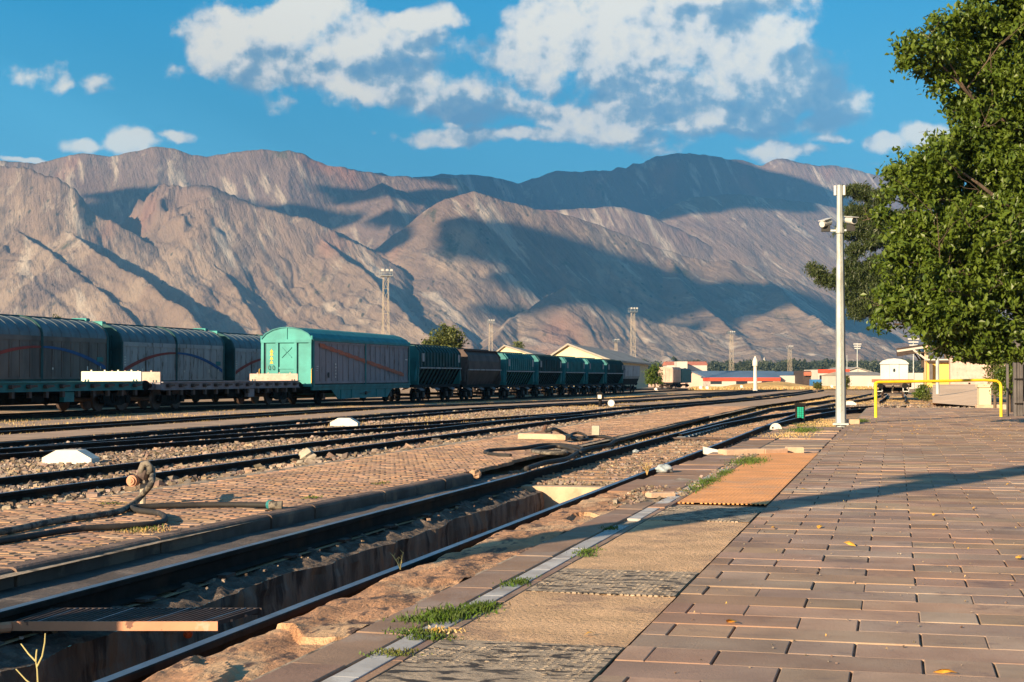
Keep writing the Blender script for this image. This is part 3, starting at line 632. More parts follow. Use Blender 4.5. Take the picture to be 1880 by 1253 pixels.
# strips beside the rail
rows = []; y = 1.0
while y < 14.2:
    L = random.choice((.8, .82, .6)); rows.append((-2.555, -2.300, y, y+L-.008, .002+random.gauss(0, .002), random.gauss(0, .01), random.gauss(0, .002))); y += L
pav('platform_kerb_slabs', rows, M['kerb_slab'], .05, .006)
rows = []; y = 1.2
while y < 21:
    L = .6; 
    if random.random() > .06: rows.append((-2.285, -2.165, y, y+L-.006, random.gauss(-.001, .001), 0, 0))
    y += L
pav('platform_white_strip', rows, M['white_strip'], .04, .003)
rows = []; y = 1.0
while y < 24:
    L = .9; rows.append((-2.155, -2.105, y, y+L-.01, -.002, 0, 0)); y += L
pav('platform_thin_strip', rows, M['kerb_slab'], .04, .004)
# tactile strip: bare bed, worn studded plates, one orange ribbed plate
sheet('tactile_bed', -2.095, -1.215, 1, 14.2, -.004, M['tactile_bed'], .04, .05, .010, 0, 12)
def studs(name, y0, y1, m_, mode, seed, zoff=.004):
    rr = random.Random(seed); rows = []; x0, x1 = -2.085, -1.225
    y = y0
    if mode == 'worn':
        while y < y1:
            x = x0
            while x < x1-.02:
                h = fbm(np.array(x*3.+seed), np.array(y*2.6), 3, seed)
                if h > .40 and rr.random() > .10: rows.append((x, x+.024, y, y+.021, zoff+.0045+rr.gauss(0, .0010), 0, 0))
                x += .034
            y += .036
    else:
        x = x0
        while x < x1-.02:
            yy = y0
            while yy < y1:
                L = min(.4, y1-yy); 
                if rr.random() > .03: rows.append((x, x+.022, yy+.006, yy+L-.006, zoff+.004, 0, 0))
                yy += .4
            x += .044
    return pav(name, rows, m_, .012, .004)
ya, yb = P(1230, 1095)[1], P(1230, 1050)[1]
yc, yd = P(1200, 955)[1], P(1200, 931)[1]; y00, y01 = 4.6, P(900, 1178)[1]
for s_, (a, b_) in enumerate(((y00, y01), (ya, yb), (yc, yd))):
    sheet('tactile_worn', -2.09, -1.22, a, b_, .002, M['tactile_worn'], .04, .04, .003, .004, 20+s_)
    studs('tactile_studs', a, b_, M['tactile_worn'], 'worn', 3+s_, -.001)
yo0, yo1 = P(1345, 925)[1], P(1450, 832)[1]
sheet('tactile_orange', -2.09, -1.215, yo0, yo1, .002, M['tactile_orange'], .2, .4)
studs('tactile_ribs', yo0, yo1, M['tactile_orange'], 'rib', 9, -.001)
# rough concrete lip beside the rail
def lip(x0, x1, y0, y1, seed, top, m_, amp=.03, jag=.05, nm='platform_edge'):
    nx, ny = int((x1-x0)/.022)+2, int((y1-y0)/.03)+2
    X, Y = np.meshgrid(np.linspace(0, 1, nx), np.linspace(y0, y1, ny))
    L = x0+jag*(fbm(Y*1.6, Y*0+seed, 5, seed)-.5)*2
    XX = L+(x1-L)*X
    Z = top+amp*(fbm(XX*5, Y*3.2, 5, seed+1)-.5)+amp*.9*(vn(XX*3+.3*Y, Y*.9, seed+3) > .72)*-.6
    Z = np.where(X < .03, -.2, np.where(X < .07, Z-.012, Z))
    ii = np.arange(X.size).reshape(X.shape); F = np.stack([ii[:-1, :-1].ravel(), ii[:-1, 1:].ravel(), ii[1:, 1:].ravel(), ii[1:, :-1].ravel()], 1)
    return tag(npmesh(nm, np.stack([XX, Y, Z], -1), F, m_, smooth=False), kind='structure')
lip(-3.11, -2.575, 1.0, 16.3, 5, -.016, M['edge_concrete'], .06, .045)
rows = []; y = 16.35
while y < 38:
    L = random.choice((.95, 1.0, 1.05)); d = random.gauss(0, .012)
    rows.append((float(np.interp(y, (16, 25, 37), (-3.08, -2.86, -2.72)))+random.gauss(0, .015), -2.30, y, y+L-.02, -.01+d, random.gauss(0, .012), random.gauss(0, .008)))
    y += L
pav('platform_edge_slabs', rows, M['kerb_slab'], .18, .012)
rows = []; y = 14.3
while y < 38:
    L = random.choice((.5, .62, .8)); x = -2.27+random.gauss(0, .012)
    if random.random() > .12: rows.append((x, -1.24 if y > yo1+.1 else -2.115, y, y+L-.03, -.006+random.gauss(0, .006), random.gauss(0, .01), random.gauss(0, .01)))
    y += L
pav('platform_edge_slabs', rows, M['slab'], .08, .01)

# ---------------------------------------------------------------- tracks
PROF = [(-.068,-.15),(-.068,-.140),(-.011,-.122),(-.011,-.045),(-.036,-.034),(-.036,-.006),(-.029,0),(.029,0),(.036,-.006),(.036,-.034),(.011,-.045),(.011,-.122),(.068,-.140),(.068,-.15)]
def densify(pts, step=2.5):
    out_ = [pts[0]]
    for a, b in zip(pts, pts[1:]):
        n = max(1, int(math.dist(a, b)/step))
        for i in range(1, n+1): out_.append((a[0]+(b[0]-a[0])*i/n, a[1]+(b[1]-a[1])*i/n))
    return out_
def rail(pts, parent, drop=0., label=None):
    pts = densify(pts); mb = MB(); n = len(PROF); N = len(pts)
    for i, (x, y) in enumerate(pts):
        a = pts[max(i-1, 0)]; b = pts[min(i+1, N-1)]; d = Vector((b[0]-a[0], b[1]-a[1])).normalized(); nx, ny = d.y, -d.x
        z = float(G(x, y))-.03-drop
        for u, v in PROF: mb.v.append((x+nx*u, y+ny*u, z+v))
    for i in range(N-1):
        for k in range(n):
            mb.f.append((i*n+k, (i+1)*n+k, (i+1)*n+(k+1) % n, i*n+(k+1) % n)); mb.mi.append(1 if k == 6 else 0)
    mb.f.append(tuple(range(n))); mb.mi.append(0); mb.f.append(tuple((N-1)*n+k for k in range(n))[::-1]); mb.mi.append(0)
    o = mb.build('rail', [M['steel_side'], M['rail_top']], parent)
    if label: o['label'] = label
    return o
def sleepers(parent, fn, ys, L=2.5, wd=.25, z=-.165, mt='sleeper', seed=1):
    rr = random.Random(seed); me = {}
    for k in range(3):
        mb = MB(); mb.bbox(-L/2, L/2, -wd/2, wd/2, -.12, 0, .015)
        for sx in (-.75, .75):
            for q in (-.11, .11): mb.cyl((sx+q, 0, -.01), (sx+q, 0, .035), .016, .014, 6)
        me[k] = mb.mesh('sleeper', M[mt])
    for y in ys:
        x, ang = fn(y); o = bpy.data.objects.new('sleeper', me[rr.randrange(3)]); COL.objects.link(o); o.parent = parent
        o.location = (x, y, float(G(x, y))+z+rr.gauss(0, .006)); o.rotation_euler = (0, rr.gauss(0, .008), ang+rr.gauss(0, .012))
def track(label, group=None): return empty('railway_track', (0, 0, 0), 0, label, 'railway track', group)
t1 = track('railway track with an open inspection pit beside the slab platform, nearest in view')
X1 = [(-4.73, -3), (-4.73, 60), (-4.3, 85), (-3.4, 120), (-2.4, 160)]
rail(X1, t1, label='left rail with a polished blue running surface')
rail([(-3.23, -3), (-3.23, 60), (-2.8, 85), (-1.9, 120), (-.9, 160)], t1)
sleepers(t1, lambda y: (-3.98, 0), np.arange(20.1, 60, .62), z=-.148, seed=2)
for y in np.arange(-2, 19, 1.2): MB().box(-4.86, -4.60, y, y+.16, -.185, -.165).build('rail_chair', M['dark_iron'], t1)
t5 = track('curved turnout track swinging right past the camera pole towards the gravel mound')
rail([P(a, b, -.03) for a, b in ((1249, 797), (1325, 778), (1400, 764), (1450, 757), (1537, 748.6), (1606, 742))], t5)
rail([P(a, b, -.03) for a, b in ((1385, 787), (1400, 783), (1460, 768.5), (1480, 764.6), (1537, 754), (1607, 748.6), (1663, 742))], t5)
t2 = track('second railway track from the slab platform, straight, on grey ballast past the white marker')
for x in (-9.45, -10.95): rail([(x, 8), (x, 210)], t2)
sleepers(t2, lambda y: (-10.2, 0), np.arange(12, 68, .64), 2.9, .24, -.155, seed=3)
t4 = track('diverging track that crosses over into the straight track behind the white marker block')
C4 = [(-16.6, 12), (-14.3, 24), (-13.2, 31), (-11.3, 41), (-9.9, 50), (-9.56, 55)]
rail(C4, t4); rail([(x-1.5, y) for x, y in C4[:-1]]+[(-11.04, 53)], t4)
t3 = track('straight railway track left of the crossover, running behind the far white marker block')
for x in (-15.75, -17.25): rail([(x, 14), (x, 230)], t3)
sleepers(t3, lambda y: (-16.5, 0), np.arange(20, 78, .64), 2.5, .24, -.165, seed=4)
tb = track('half-buried railway track in sand and dry grass in front of the wagons')
for x in (-21.2, -22.7): rail([(x-.0, 18), (x, 60), (x+1.2, 130), (x+3.5, 230)], tb)
tw1 = track('railway track under the flat wagons, the teal boxcar and the hoppers')
for x in (-30.2, -31.7): rail([(x, 30), (x, 210), (x+4, 400)], tw1)
tw2 = track('farther railway track under the grey sliding-wall wagons')
for x in (-38.7, -40.2): rail([(x, 36), (x, 300)], tw2)
t6 = track('siding track leading to the white van wagon beyond the yellow barrier')
for x in (-.75, .75): rail([(x-.2, 92), (x, 150)], t6, -.0)
# point blades, tie rod and baseplates at the turnout in front of the platform
pb = empty('point_rodding', (-4.0, P(1249, 797)[1], -.1), 0, 'row of pale bolted baseplates and rods inside the turnout rails', 'point mechanism')
mb = MB(); yb0 = P(1249, 797)[1]
for i in range(15): MB().bbox(-.62, -.42, .6+i*.62, .72+i*.62, -.02, .015, .01).build('baseplate', M['galvanised'], pb)
MB().cyl((-.7, .3, 0), (.7, .3, 0), .02).cyl((-.7, .1, 0), (.75, .1, .0), .025).build('tie_rod', M['dark_iron'], pb)

# ---------------------------------------------------------------- ballast stones and plants: counted as stuff
CUBE = np.array([(-1,-1,-1),(1,-1,-1),(1,1,-1),(-1,1,-1),(-1,-1,1),(1,-1,1),(1,1,1),(-1,1,1)], float)
CF = np.array([(0,3,2,1),(4,5,6,7),(0,1,5,4),(1,2,6,5),(2,3,7,6),(3,0,4,7)])
def stones(name, x, y, z, size, m_='stone', flat=.65):
    n = len(x); S = size[:, None, None]*(CUBE[None]*RNG.uniform(.55, 1, (n, 8, 3)))*np.array([1, 1, flat])
    a = RNG.uniform(0, 6.28, n); b = RNG.normal(0, .5, n); ca, sa, cb, sb = np.cos(a), np.sin(a), np.cos(b), np.sin(b)
    X = S[..., 0]*ca[:, None]-S[..., 1]*sa[:, None]; Y = S[..., 0]*sa[:, None]+S[..., 1]*ca[:, None]; Z = S[..., 2]
    Y2 = Y*cb[:, None]-Z*sb[:, None]; Z2 = Y*sb[:, None]+Z*cb[:, None]
    V = np.stack([X+x[:, None], Y2+y[:, None], Z2+z[:, None]], -1)
    F = (np.arange(n)[:, None, None]*8+CF[None]).reshape(-1, 4)
    return tag(npmesh(name, V, F, M[m_]), kind='stuff')
def area(n, x0, x1, y0, y1, pw=1.0):
    x = RNG.uniform(x0, x1, n); y = y0+(y1-y0)*RNG.uniform(0, 1, n)**pw; return x, y
def field(n, x0, x1, y0, y1, pw, sz, off, nm='ballast', **k):
    x, y = area(n, x0, x1, y0, y1, pw); s = RNG.gamma(4, sz/4, n).clip(sz*.35, sz*2.6)
    return stones(nm, x, y, G(x, y)+off+s*.25, s, **k)
field(30000, -12.0, -8.1, 11, 62, 1.5, .019, -.15)
field(32000, -15.9, -12.0, 14, 70, 1.4, .021, -.15)
field(5500, -17.6, -15.9, 20, 70, 1.3, .022, -.15)
field(3200, -4.6, -3.3, 19.3, 34, 1.5, .014, -.162)
field(1500, -4.6, -3.3, 30, 60, 1.2, .014, -.16)
field(1500, -5.4, -4.85, 19, 50, 1.3, .018, -.155)
field(520, -9.3, -7.8, 12, 32, 1.4, .042, -.15)
field(900, -8.9, -7.8, 20, 62, 1.2, .024, -.13)
field(60, -4.62, -4.44, 4, 19, 1, .009, -.175, nm='pit_rubble'); field(400, -3.50, -3.36, 4, 19, 1, .008, -.185, nm='pit_rubble')
xg = RNG.uniform(-1.15, 5.5, 1500); yg = RNG.uniform(5, 30, 1500); stones('grit', xg, yg, np.full(1500, .004), RNG.uniform(.0015, .006, 1500))
field(160, -2.75, -2.45, 14.4, 17.0, 1, .013, -.0, nm='broken_concrete'); field(260, -2.35, -2.1, 15, 25, 1, .012, .0, nm='broken_concrete')
field(1200, -1.0, 3.2, 60.5, 68, 1, .03, -.10, nm='gravel')
field(1500, -2.6, 5.5, 62, 84, 1, .035, -.15, nm='gravel')
def blades(name, x, y, z, h, wd, m_, lean=.5):
    n = len(x); a = RNG.uniform(0, 6.28, n); l = RNG.uniform(0, lean, n)*h; b = RNG.uniform(0, 6.28, n)
    dx, dy = np.cos(a)*wd, np.sin(a)*wd; tx, ty = np.cos(b)*l, np.sin(b)*l
    V = np.empty((n, 4, 3)); V[:, 0] = np.stack([x-dx, y-dy, z], -1); V[:, 1] = np.stack([x+dx, y+dy, z], -1)
    V[:, 2] = np.stack([x+dx*.6+tx*.5, y+dy*.6+ty*.5, z+h*.65], -1); V[:, 3] = np.stack([x+tx, y+ty, z+h], -1)
    F = np.arange(n)[:, None]*4+np.array([0, 1, 2, 3])[None]
    return tag(npmesh(name, V, F, M[m_]), kind='stuff')
def tufts(name, n, x0, x1, y0, y1, per, h, m_, spread=.06, pw=1., wd=.003, lean=.6, thr=None):
    cx, cy = area(n, x0, x1, y0, y1, pw)
    if thr is not None:
        k = fbm(cx*.5, cy*.25, 3, 8) > thr; cx, cy = cx[k], cy[k]; n = len(cx)
    x = np.repeat(cx, per)+RNG.normal(0, spread, n*per); y = np.repeat(cy, per)+RNG.normal(0, spread, n*per)
    hh = h*.62*RNG.uniform(.35, 1.2, n*per)*np.repeat(RNG.uniform(.5, 1.3, n), per)
    return blades(name, x, y, G(x, y)-.17, hh, wd, m_, lean)
tufts('dry_grass', 900, -24.2, -23.2, 25, 150, 14, .16, 'dry_grass', .12, 1.3, .012, thr=.42)
tufts('dry_grass', 2200, -28.8, -24.0, 28, 170, 14, .14, 'dry_grass', .16, 1.3, .014, thr=.46)
tufts('dry_grass', 1300, -20.9, -20.4, 24, 150, 12, .14, 'dry_grass', .10, 1.3, .012)
tufts('dry_grass', 700, -18.3, -17.5, 24, 150, 12, .16, 'dry_grass', .10, 1.3, .012, thr=.4)
tufts('dry_grass', 1300, -15.4, -11.4, 38, 140, 12, .16, 'dry_grass', .12, 1.2, .010, thr=.45)
tufts('dry_grass', 1100, -8.6, -7.75, 22, 130, 14, .12, 'dry_grass', .08, 1.3, .008)
tufts('dry_grass', 800, -5.5, -4.9, 30, 120, 12, .08, 'dry_grass', .06, 1.2, .006)
tufts('dry_grass', 260, -4.5, -3.4, 30, 60, 10, .05, 'dry_grass', .06, 1., .004)
tufts('dry_grass', 420, -2.9, -1.3, 38.5, 50, 14, .06, 'dry_grass', .08, 1., .006)
tufts('dry_grass', 2600, -14, 3, 68, 150, 14, .08, 'dry_grass', .2, 1., .014, thr=.5)
tufts('green_weeds', 220, -3.0, -1.2, 38.2, 44, 14, .10, 'green_weed', .07, 1., .006, thr=.45)
# ================================================================ WAGONS
def zrail(x, y): return float(G(x, y))-.03
def wheelset(parent, y, r=.46, name='wheelset'):
    mb = MB()
    for sx in (-.75, .75):
        a = -1 if sx < 0 else 1
        mb.cyl((sx-.06, 0, r), (sx+.06, 0, r), r, n=20); mb.cyl((sx-a*.06, 0, r), (sx-a*.09, 0, r), r+.03, n=20)
        mb.cyl((sx+a*.06, 0, r), (sx+a*.10, 0, r), .14, n=12)
    mb.cyl((-.75, 0, r), (.75, 0, r), .08, n=8)
    o = mb.build(name, M['black_iron'], parent); o.location.y = y
    for sx in (-1.0, 1.0): MB().bbox(sx-.09, sx+.09, -.16, .16, r-.16, r+.16, .03).build('axle_box', M['dark_iron'], o)
    for sx in (-1.0, 1.0):
        sp = MB()
        for i in range(4): sp.box(sx-.05, sx+.05, -.62+i*.13, .62-i*.13, r+.30-i*.035, r+.332-i*.035)
        for s in (-1, 1): sp.bar((sx, s*.62, r+.33), (sx, s*.5, r+.52), .05)
        for s in (-1, 1): sp.bar((sx, s*.22, r-.2), (sx, s*.36, r+.5), .05, .03)
        sp.build('leaf_spring', M['black_iron'], o)
    return o
def buffers(parent, ends, z=1.02, mt='black_iron', y_off=0):
    for ye, s in ends:
        for sx in (-.875, .875):
            mb = MB(); mb.cyl((sx, ye, z), (sx, ye+s*.42, z), .10, n=12); mb.cyl((sx, ye+s*.40, z), (sx, ye+s*.46, z), .21, n=18)
            mb.build('buffer', M[mt], parent)
        c = MB(); c.box(-.06, .06, min(ye, ye+s*.25), max(ye, ye+s*.25), z-.05, z+.02)
        c.tube([(0, ye+s*.25, z), (0, ye+s*.3, z-.2), (0, ye+s*.28, z-.42)], .03, 6); c.build('coupling', M['black_iron'], parent)
def bogie(parent, y, mt='black_iron'):
    b = MB()
    for sx in (-1.0, 1.0):
        b.prism([(-1.25, .42), (-1.1, .62), (-.5, .62), (-.35, .36), (.35, .36), (.5, .62), (1.1, .62), (1.25, .42), (.95, .34), (.45, .22), (-.45, .22), (-.95, .34)][::-1], YZ, sx-.05, sx+.05)
        for q in (-.9, .9): b.bbox(sx-.12, sx+.12, q-.15, q+.15, .3, .6, .03)
        b.cyl((sx, -.2, .3), (sx, -.2, .6), .09, n=8); b.cyl((sx, .2, .3), (sx, .2, .6), .09, n=8)
    b.box(-1, 1, -.18, .18, .5, .72)
    o = b.build('bogie', M[mt], parent); o.location.y = y
    for q in (-.9, .9):
        w_ = MB()
        for sx in (-.75, .75): w_.cyl((sx-.06, 0, .45), (sx+.06, 0, .45), .45, n=20)
        w_.cyl((-.75, 0, .45), (.75, 0, .45), .08, n=8); p = w_.build('wheelset', M['dark_iron'], o); p.location.y = q

# ---- grey sliding-wall wagons with a barrel upper side; origin: rail top, middle of the wagon
def arcprof(w0=1.45, ze=3.05, zt=3.98, n=9):
    return [(w0*math.cos(math.pi/2*i/n*.92), ze+(zt-ze)*math.sin(math.pi/2*i/n*.92)**.9) for i in range(n+1)]
def sliding_wagon(L, panel, label, roof='roof_grey'):
    r = empty('sliding_wall_wagon', (0, 0, 0), 0, label, 'goods wagon', 'grey sliding-wall wagons')
    h = L/2-.55; A = arcprof(); zb, ze = 1.20, 3.05
    # barrel roof halves, each side door = lower wall + curved upper wall
    f = MB(); f.box(-1.38, 1.38, -h, h, .95, 1.18); f.box(-1.44, 1.44, -h-.1, h+.1, 1.10, 1.20)
    f.build('underframe', M['teal_dark'], r)
    core = MB(); core.prism([(-1.36, 1.2), (1.36, 1.2)]+[(x-.09, z-.03) for x, z in A]+[(-x+.09, z-.03) for x, z in A[::-1]], XZ, -h+.05, h-.05); core.build('inner_body', M['teal_dark'], r)
    for s in (-1, 1):
        e = MB(); poly = [(-1.46, 1.05), (1.46, 1.05)]+[(x+.02, z+.03) for x, z in A]+[(-x-.02, z+.03) for x, z in A[::-1]]
        e.prism(poly, XZ, s*(h-.02), s*h+s*.10)
        for x in (-.9, -.45, 0, .45, .9): e.box(x-.04, x+.04, min(s*(h+.1), s*(h+.18)), max(s*(h+.1), s*(h+.18)), 1.1, 3.4)
        for z in (1.9, 2.7): e.box(-1.3, 1.3, min(s*(h+.1), s*(h+.15)), max(s*(h+.1), s*(h+.15)), z, z+.09)
        e.build('end_wall', M['teal_dark'], r)
    for side in (-1, 1):
        for q in (-1, 1):
            y0, y1 = (.10, h-.08) if q > 0 else (-h+.08, -.10)
            d = MB(); n = 7; wy = (y1-y0)/n
            d.box(*sorted((side*1.40, side*1.44)), y0, y1, zb, ze-.12)
            d.box(*sorted((side*1.40, side*1.475)), y0, y1, ze-.16, ze+.05)
            d.box(*sorted((side*1.40, side*1.475)), y0, y1, zb, zb+.07)
            for i in range(n+1):
                yy = y0+i*wy; d.box(*sorted((side*1.44, side*1.472)), yy-.03 if i else yy, yy+.03 if i < n else yy, zb+.07, ze-.16)
                if i < n: d.box(*sorted((side*1.44, side*1.449)), yy+.18, yy+wy-.10, zb+.16, ze-.26)
            dr = d.build('sliding_door', M[panel], r)
            c = MB(); nA = len(A)
            vs = [(side*x, y0, z) for x, z in A]+[(side*x, y1, z) for x, z in A]
            c.add(vs, [(i, i+1, nA+i+1, nA+i) for i in range(nA-1)])
            rb = MB()
            for i in range(n+1):
                yy = y0+i*wy; rb.tube([(side*(x+.004), yy, z+.004) for x, z in A], .020, 5)
            rb.m(0)
            c.v_off = len(c.v); c.add(rb.v, rb.f); c.build('curved_roof_panel', M[roof], r, smooth=True)
        p = MB(); p.box(*sorted((side*1.40, side*1.50)), -.09, .09, 1.1, 3.1); p.tube([(side*(x+.03), 0, z+.03) for x, z in A], .06, 6); p.build('centre_post', M['teal_dark'], r)
        for q in (-1, 1):
            p = MB(); p.box(*sorted((side*1.40, side*1.49)), *sorted((q*(h-.10), q*(h+.06))), 1.1, 3.1); p.build('corner_post', M['teal_dark'], r)
    rg = MB(); rg.prism([(-.35, 3.92), (.35, 3.92), (.30, 4.03), (-.30, 4.03)], XZ, -h, h); rg.build('roof_ridge', M['teal_dark'], r)
    for q in (-1, 1):
        cp = MB(); cp.bbox(-.42, .42, *sorted((q*(h-.25), q*(h+.12))), 3.88, 4.10, .03); cp.build('ridge_cap', M['teal_light'], r)
    # painted arc: red half and blue half on the side towards the platform
    def arc(y0, y1, z0, z1, m_):
        a = MB(); n = 28; pts = []
        for i in range(n+1):
            t = i/n; y = y0+(y1-y0)*t; z = z0+(z1-z0)*(1-(1-t)**2.0); pts.append((y, z, .045+.055*(1-t)))
        vs = [(1.476, y, z-w_) for y, z, w_ in pts]+[(1.476, y, z+w_) for y, z, w_ in pts]+[(1.470, y, z-w_) for y, z, w_ in pts]+[(1.470, y, z+w_) for y, z, w_ in pts]
        k = n+1; fs = []
        for i in range(n): fs += [(i, i+1, k+i+1, k+i), (2*k+i, 3*k+i, 3*k+i+1, 2*k+i+1), (k+i, k+i+1, 3*k+i+1, 3*k+i), (i, 2*k+i, 2*k+i+1, i+1)]
        a.add(vs, fs); a.build('painted_stripe', M[m_], r)
    arc(-h+.25, -.02, 1.72, 2.62, 'stripe_red'); arc(h-.2, .02, 1.70, 2.62, 'stripe_blue')
    mk = MB()
    for (y, z, a, b) in ((-h+.5, 1.55, .10, .16), (-h+2.1, 1.62, .10, .18), (h-2.0, 1.60, .10, .18), (h-.75, 1.65, .08, .15), (.9, 1.62, .09, .09)): mk.box(1.470, 1.478, y, y+a, z, z+b)
    for i in range(4): mk.box(1.470, 1.478, -h+.22, -h+.42-.04*(i % 2), 1.95+i*.13, 1.99+i*.13)
    mk.build('lettering', M['mark_white'], r)
    pl = MB(); pl.box(1.47, 1.482, h-1.05, h-.45, 2.0, 2.22); pl.build('number_plate', M['teal'], r)
    for y in (-h+2.1, h-2.1): wheelset(r, y)
    buffers(r, ((h+.1, 1), (-h-.1, -1)))
    return r
XB = -39.45
sw = []
defs = [(69.3, 82.8, 'grey_panel', 'grey sliding-wall wagon with a full red and blue arc, behind the pale headboards'),
        (55.8, 69.3, 'grey_dark_panel', 'dark brownish grey sliding-wall wagon at the left edge with a blue arc dipping right'),
        (82.8, 96.3, 'grey_panel', 'grey sliding-wall wagon half hidden by the teal boxcar, only its red arc showing')]
for y0, y1, pn, lb in defs:
    o = sliding_wagon(y1-y0-.35, pn, lb); o.location = (XB, (y0+y1)/2, zrail(XB, (y0+y1)/2)); sw.append(o)

def zscale(root, f):
    for c in kids(root):
        if not c.name.startswith(('wheelset', 'bogie', 'buffer', 'coupling', 'side_skirt', 'brake')): c.scale.z = f
for o in sw: zscale(o, 1.04)
# ---- flat wagons
def flat_wagon(L, mt, label, board, boards, name='flat_wagon'):
    r = empty(name, (0, 0, 0), 0, label, 'flat wagon', 'flat wagons in front of the grey wagons')
    h = L/2-.5
    d = MB(); d.box(-1.30, 1.30, -h, h, 1.08, 1.14); d.build('deck', M['timber_dark'], r)
    for s in (-1, 1):
        b = MB(); b.box(*sorted((s*1.30, s*1.36)), -h, h, .82, 1.17); b.box(*sorted((s*1.36, s*1.44)), -h, h, 1.13, 1.17); b.box(*sorted((s*1.36, s*1.44)), -h, h, .82, .85)
        k = b.m(1); n = int(L/1.15)
        for i in range(n):
            y = -h+.6+i*(2*h-1.2)/(n-1)
            k.cyl((s*1.37, y-.12, 1.0), (s*1.52, y-.12, 1.0), .075, n=10); k.prism([(y-.02, .96), (y+.38, .99), (y+.34, 1.06), (y, 1.05)], YZ, *sorted((s*1.37, s*1.50)))
            k.box(*sorted((s*1.30, s*1.42)), y-.05, y+.12, .60, .82)
        k.build('side_beam', [M[mt], M['dark_iron']], r)
    u = MB(); u.box(-.5, -.35, -h+.4, h-.4, .66, 1.08); u.box(.35, .5, -h+.4, h-.4, .66, 1.08)
    for sx in (-.43, .43): u.prism([(-3.6, .7), (-2.4, .34), (2.4, .34), (3.6, .7)], YZ, sx-.06, sx+.06)
    u.box(-1.1, 1.1, -.5, .3, .45, .66); u.cyl((-.9, 1.0, .55), (-.9, 2.0, .55), .2, n=12); u.cyl((.9, 1.2, .55), (.9, 2.1, .55), .17, n=12)
    u.build('underframe', M['black_iron'], r)
    bx = MB(); bx.bbox(1.15, 1.34, 1.3, 2.0, .42, .8, .02); bx.build('tool_box', M[mt], r)
    bd = {}
    for q, (zt, xa, xb) in boards.items():
        b = MB(); b.bbox(xa, xb, *sorted((q*(h-.04), q*(h+.05))), 1.15, zt, .01)
        for x in (-.9, -.3, .3, .9): 
            if xa < x < xb: b.box(x-.03, x+.03, *sorted((q*(h-.02), q*(h+.03))), zt, zt+.06)
        bb = b.build('headboard', M[board], r)
        hg = MB()
        for x in (-1.15, -1.02, 1.02, 1.15): hg.box(x-.025, x+.025, q*h-.07, q*h-.05, 1.1, 1.24)
        hg.build('hinge', M['teal_dark'], bb)
    for y in (-h+1.55, h-1.55): bogie(r, y)
    e = MB()
    for q in (-1, 1): e.box(-1.34, 1.34, *sorted((q*h, q*(h+.08))), .84, 1.14)
    e.build('end_beam', M[mt], r)
    buffers(r, ((h+.08, 1), (-h-.08, -1)))
    return r
XA = -30.95
fa = flat_wagon(15.4, 'teal', 'teal flat wagon with a bright white headboard standing at its far end', 'cream_board', {1: (1.56, -1.34, 1.34)})
fa.location = (XA, 56.7-7.7, zrail(XA, 50))
fb = flat_wagon(16.0, 'mauve_panel', 'grey flat wagon between the teal flat wagon and the teal boxcar', 'pink_board', {1: (1.52, -1.32, 1.32), -1: (1.58, -1.32, 1.32)})
fb.location = (XA, 65.4, zrail(XA, 65))

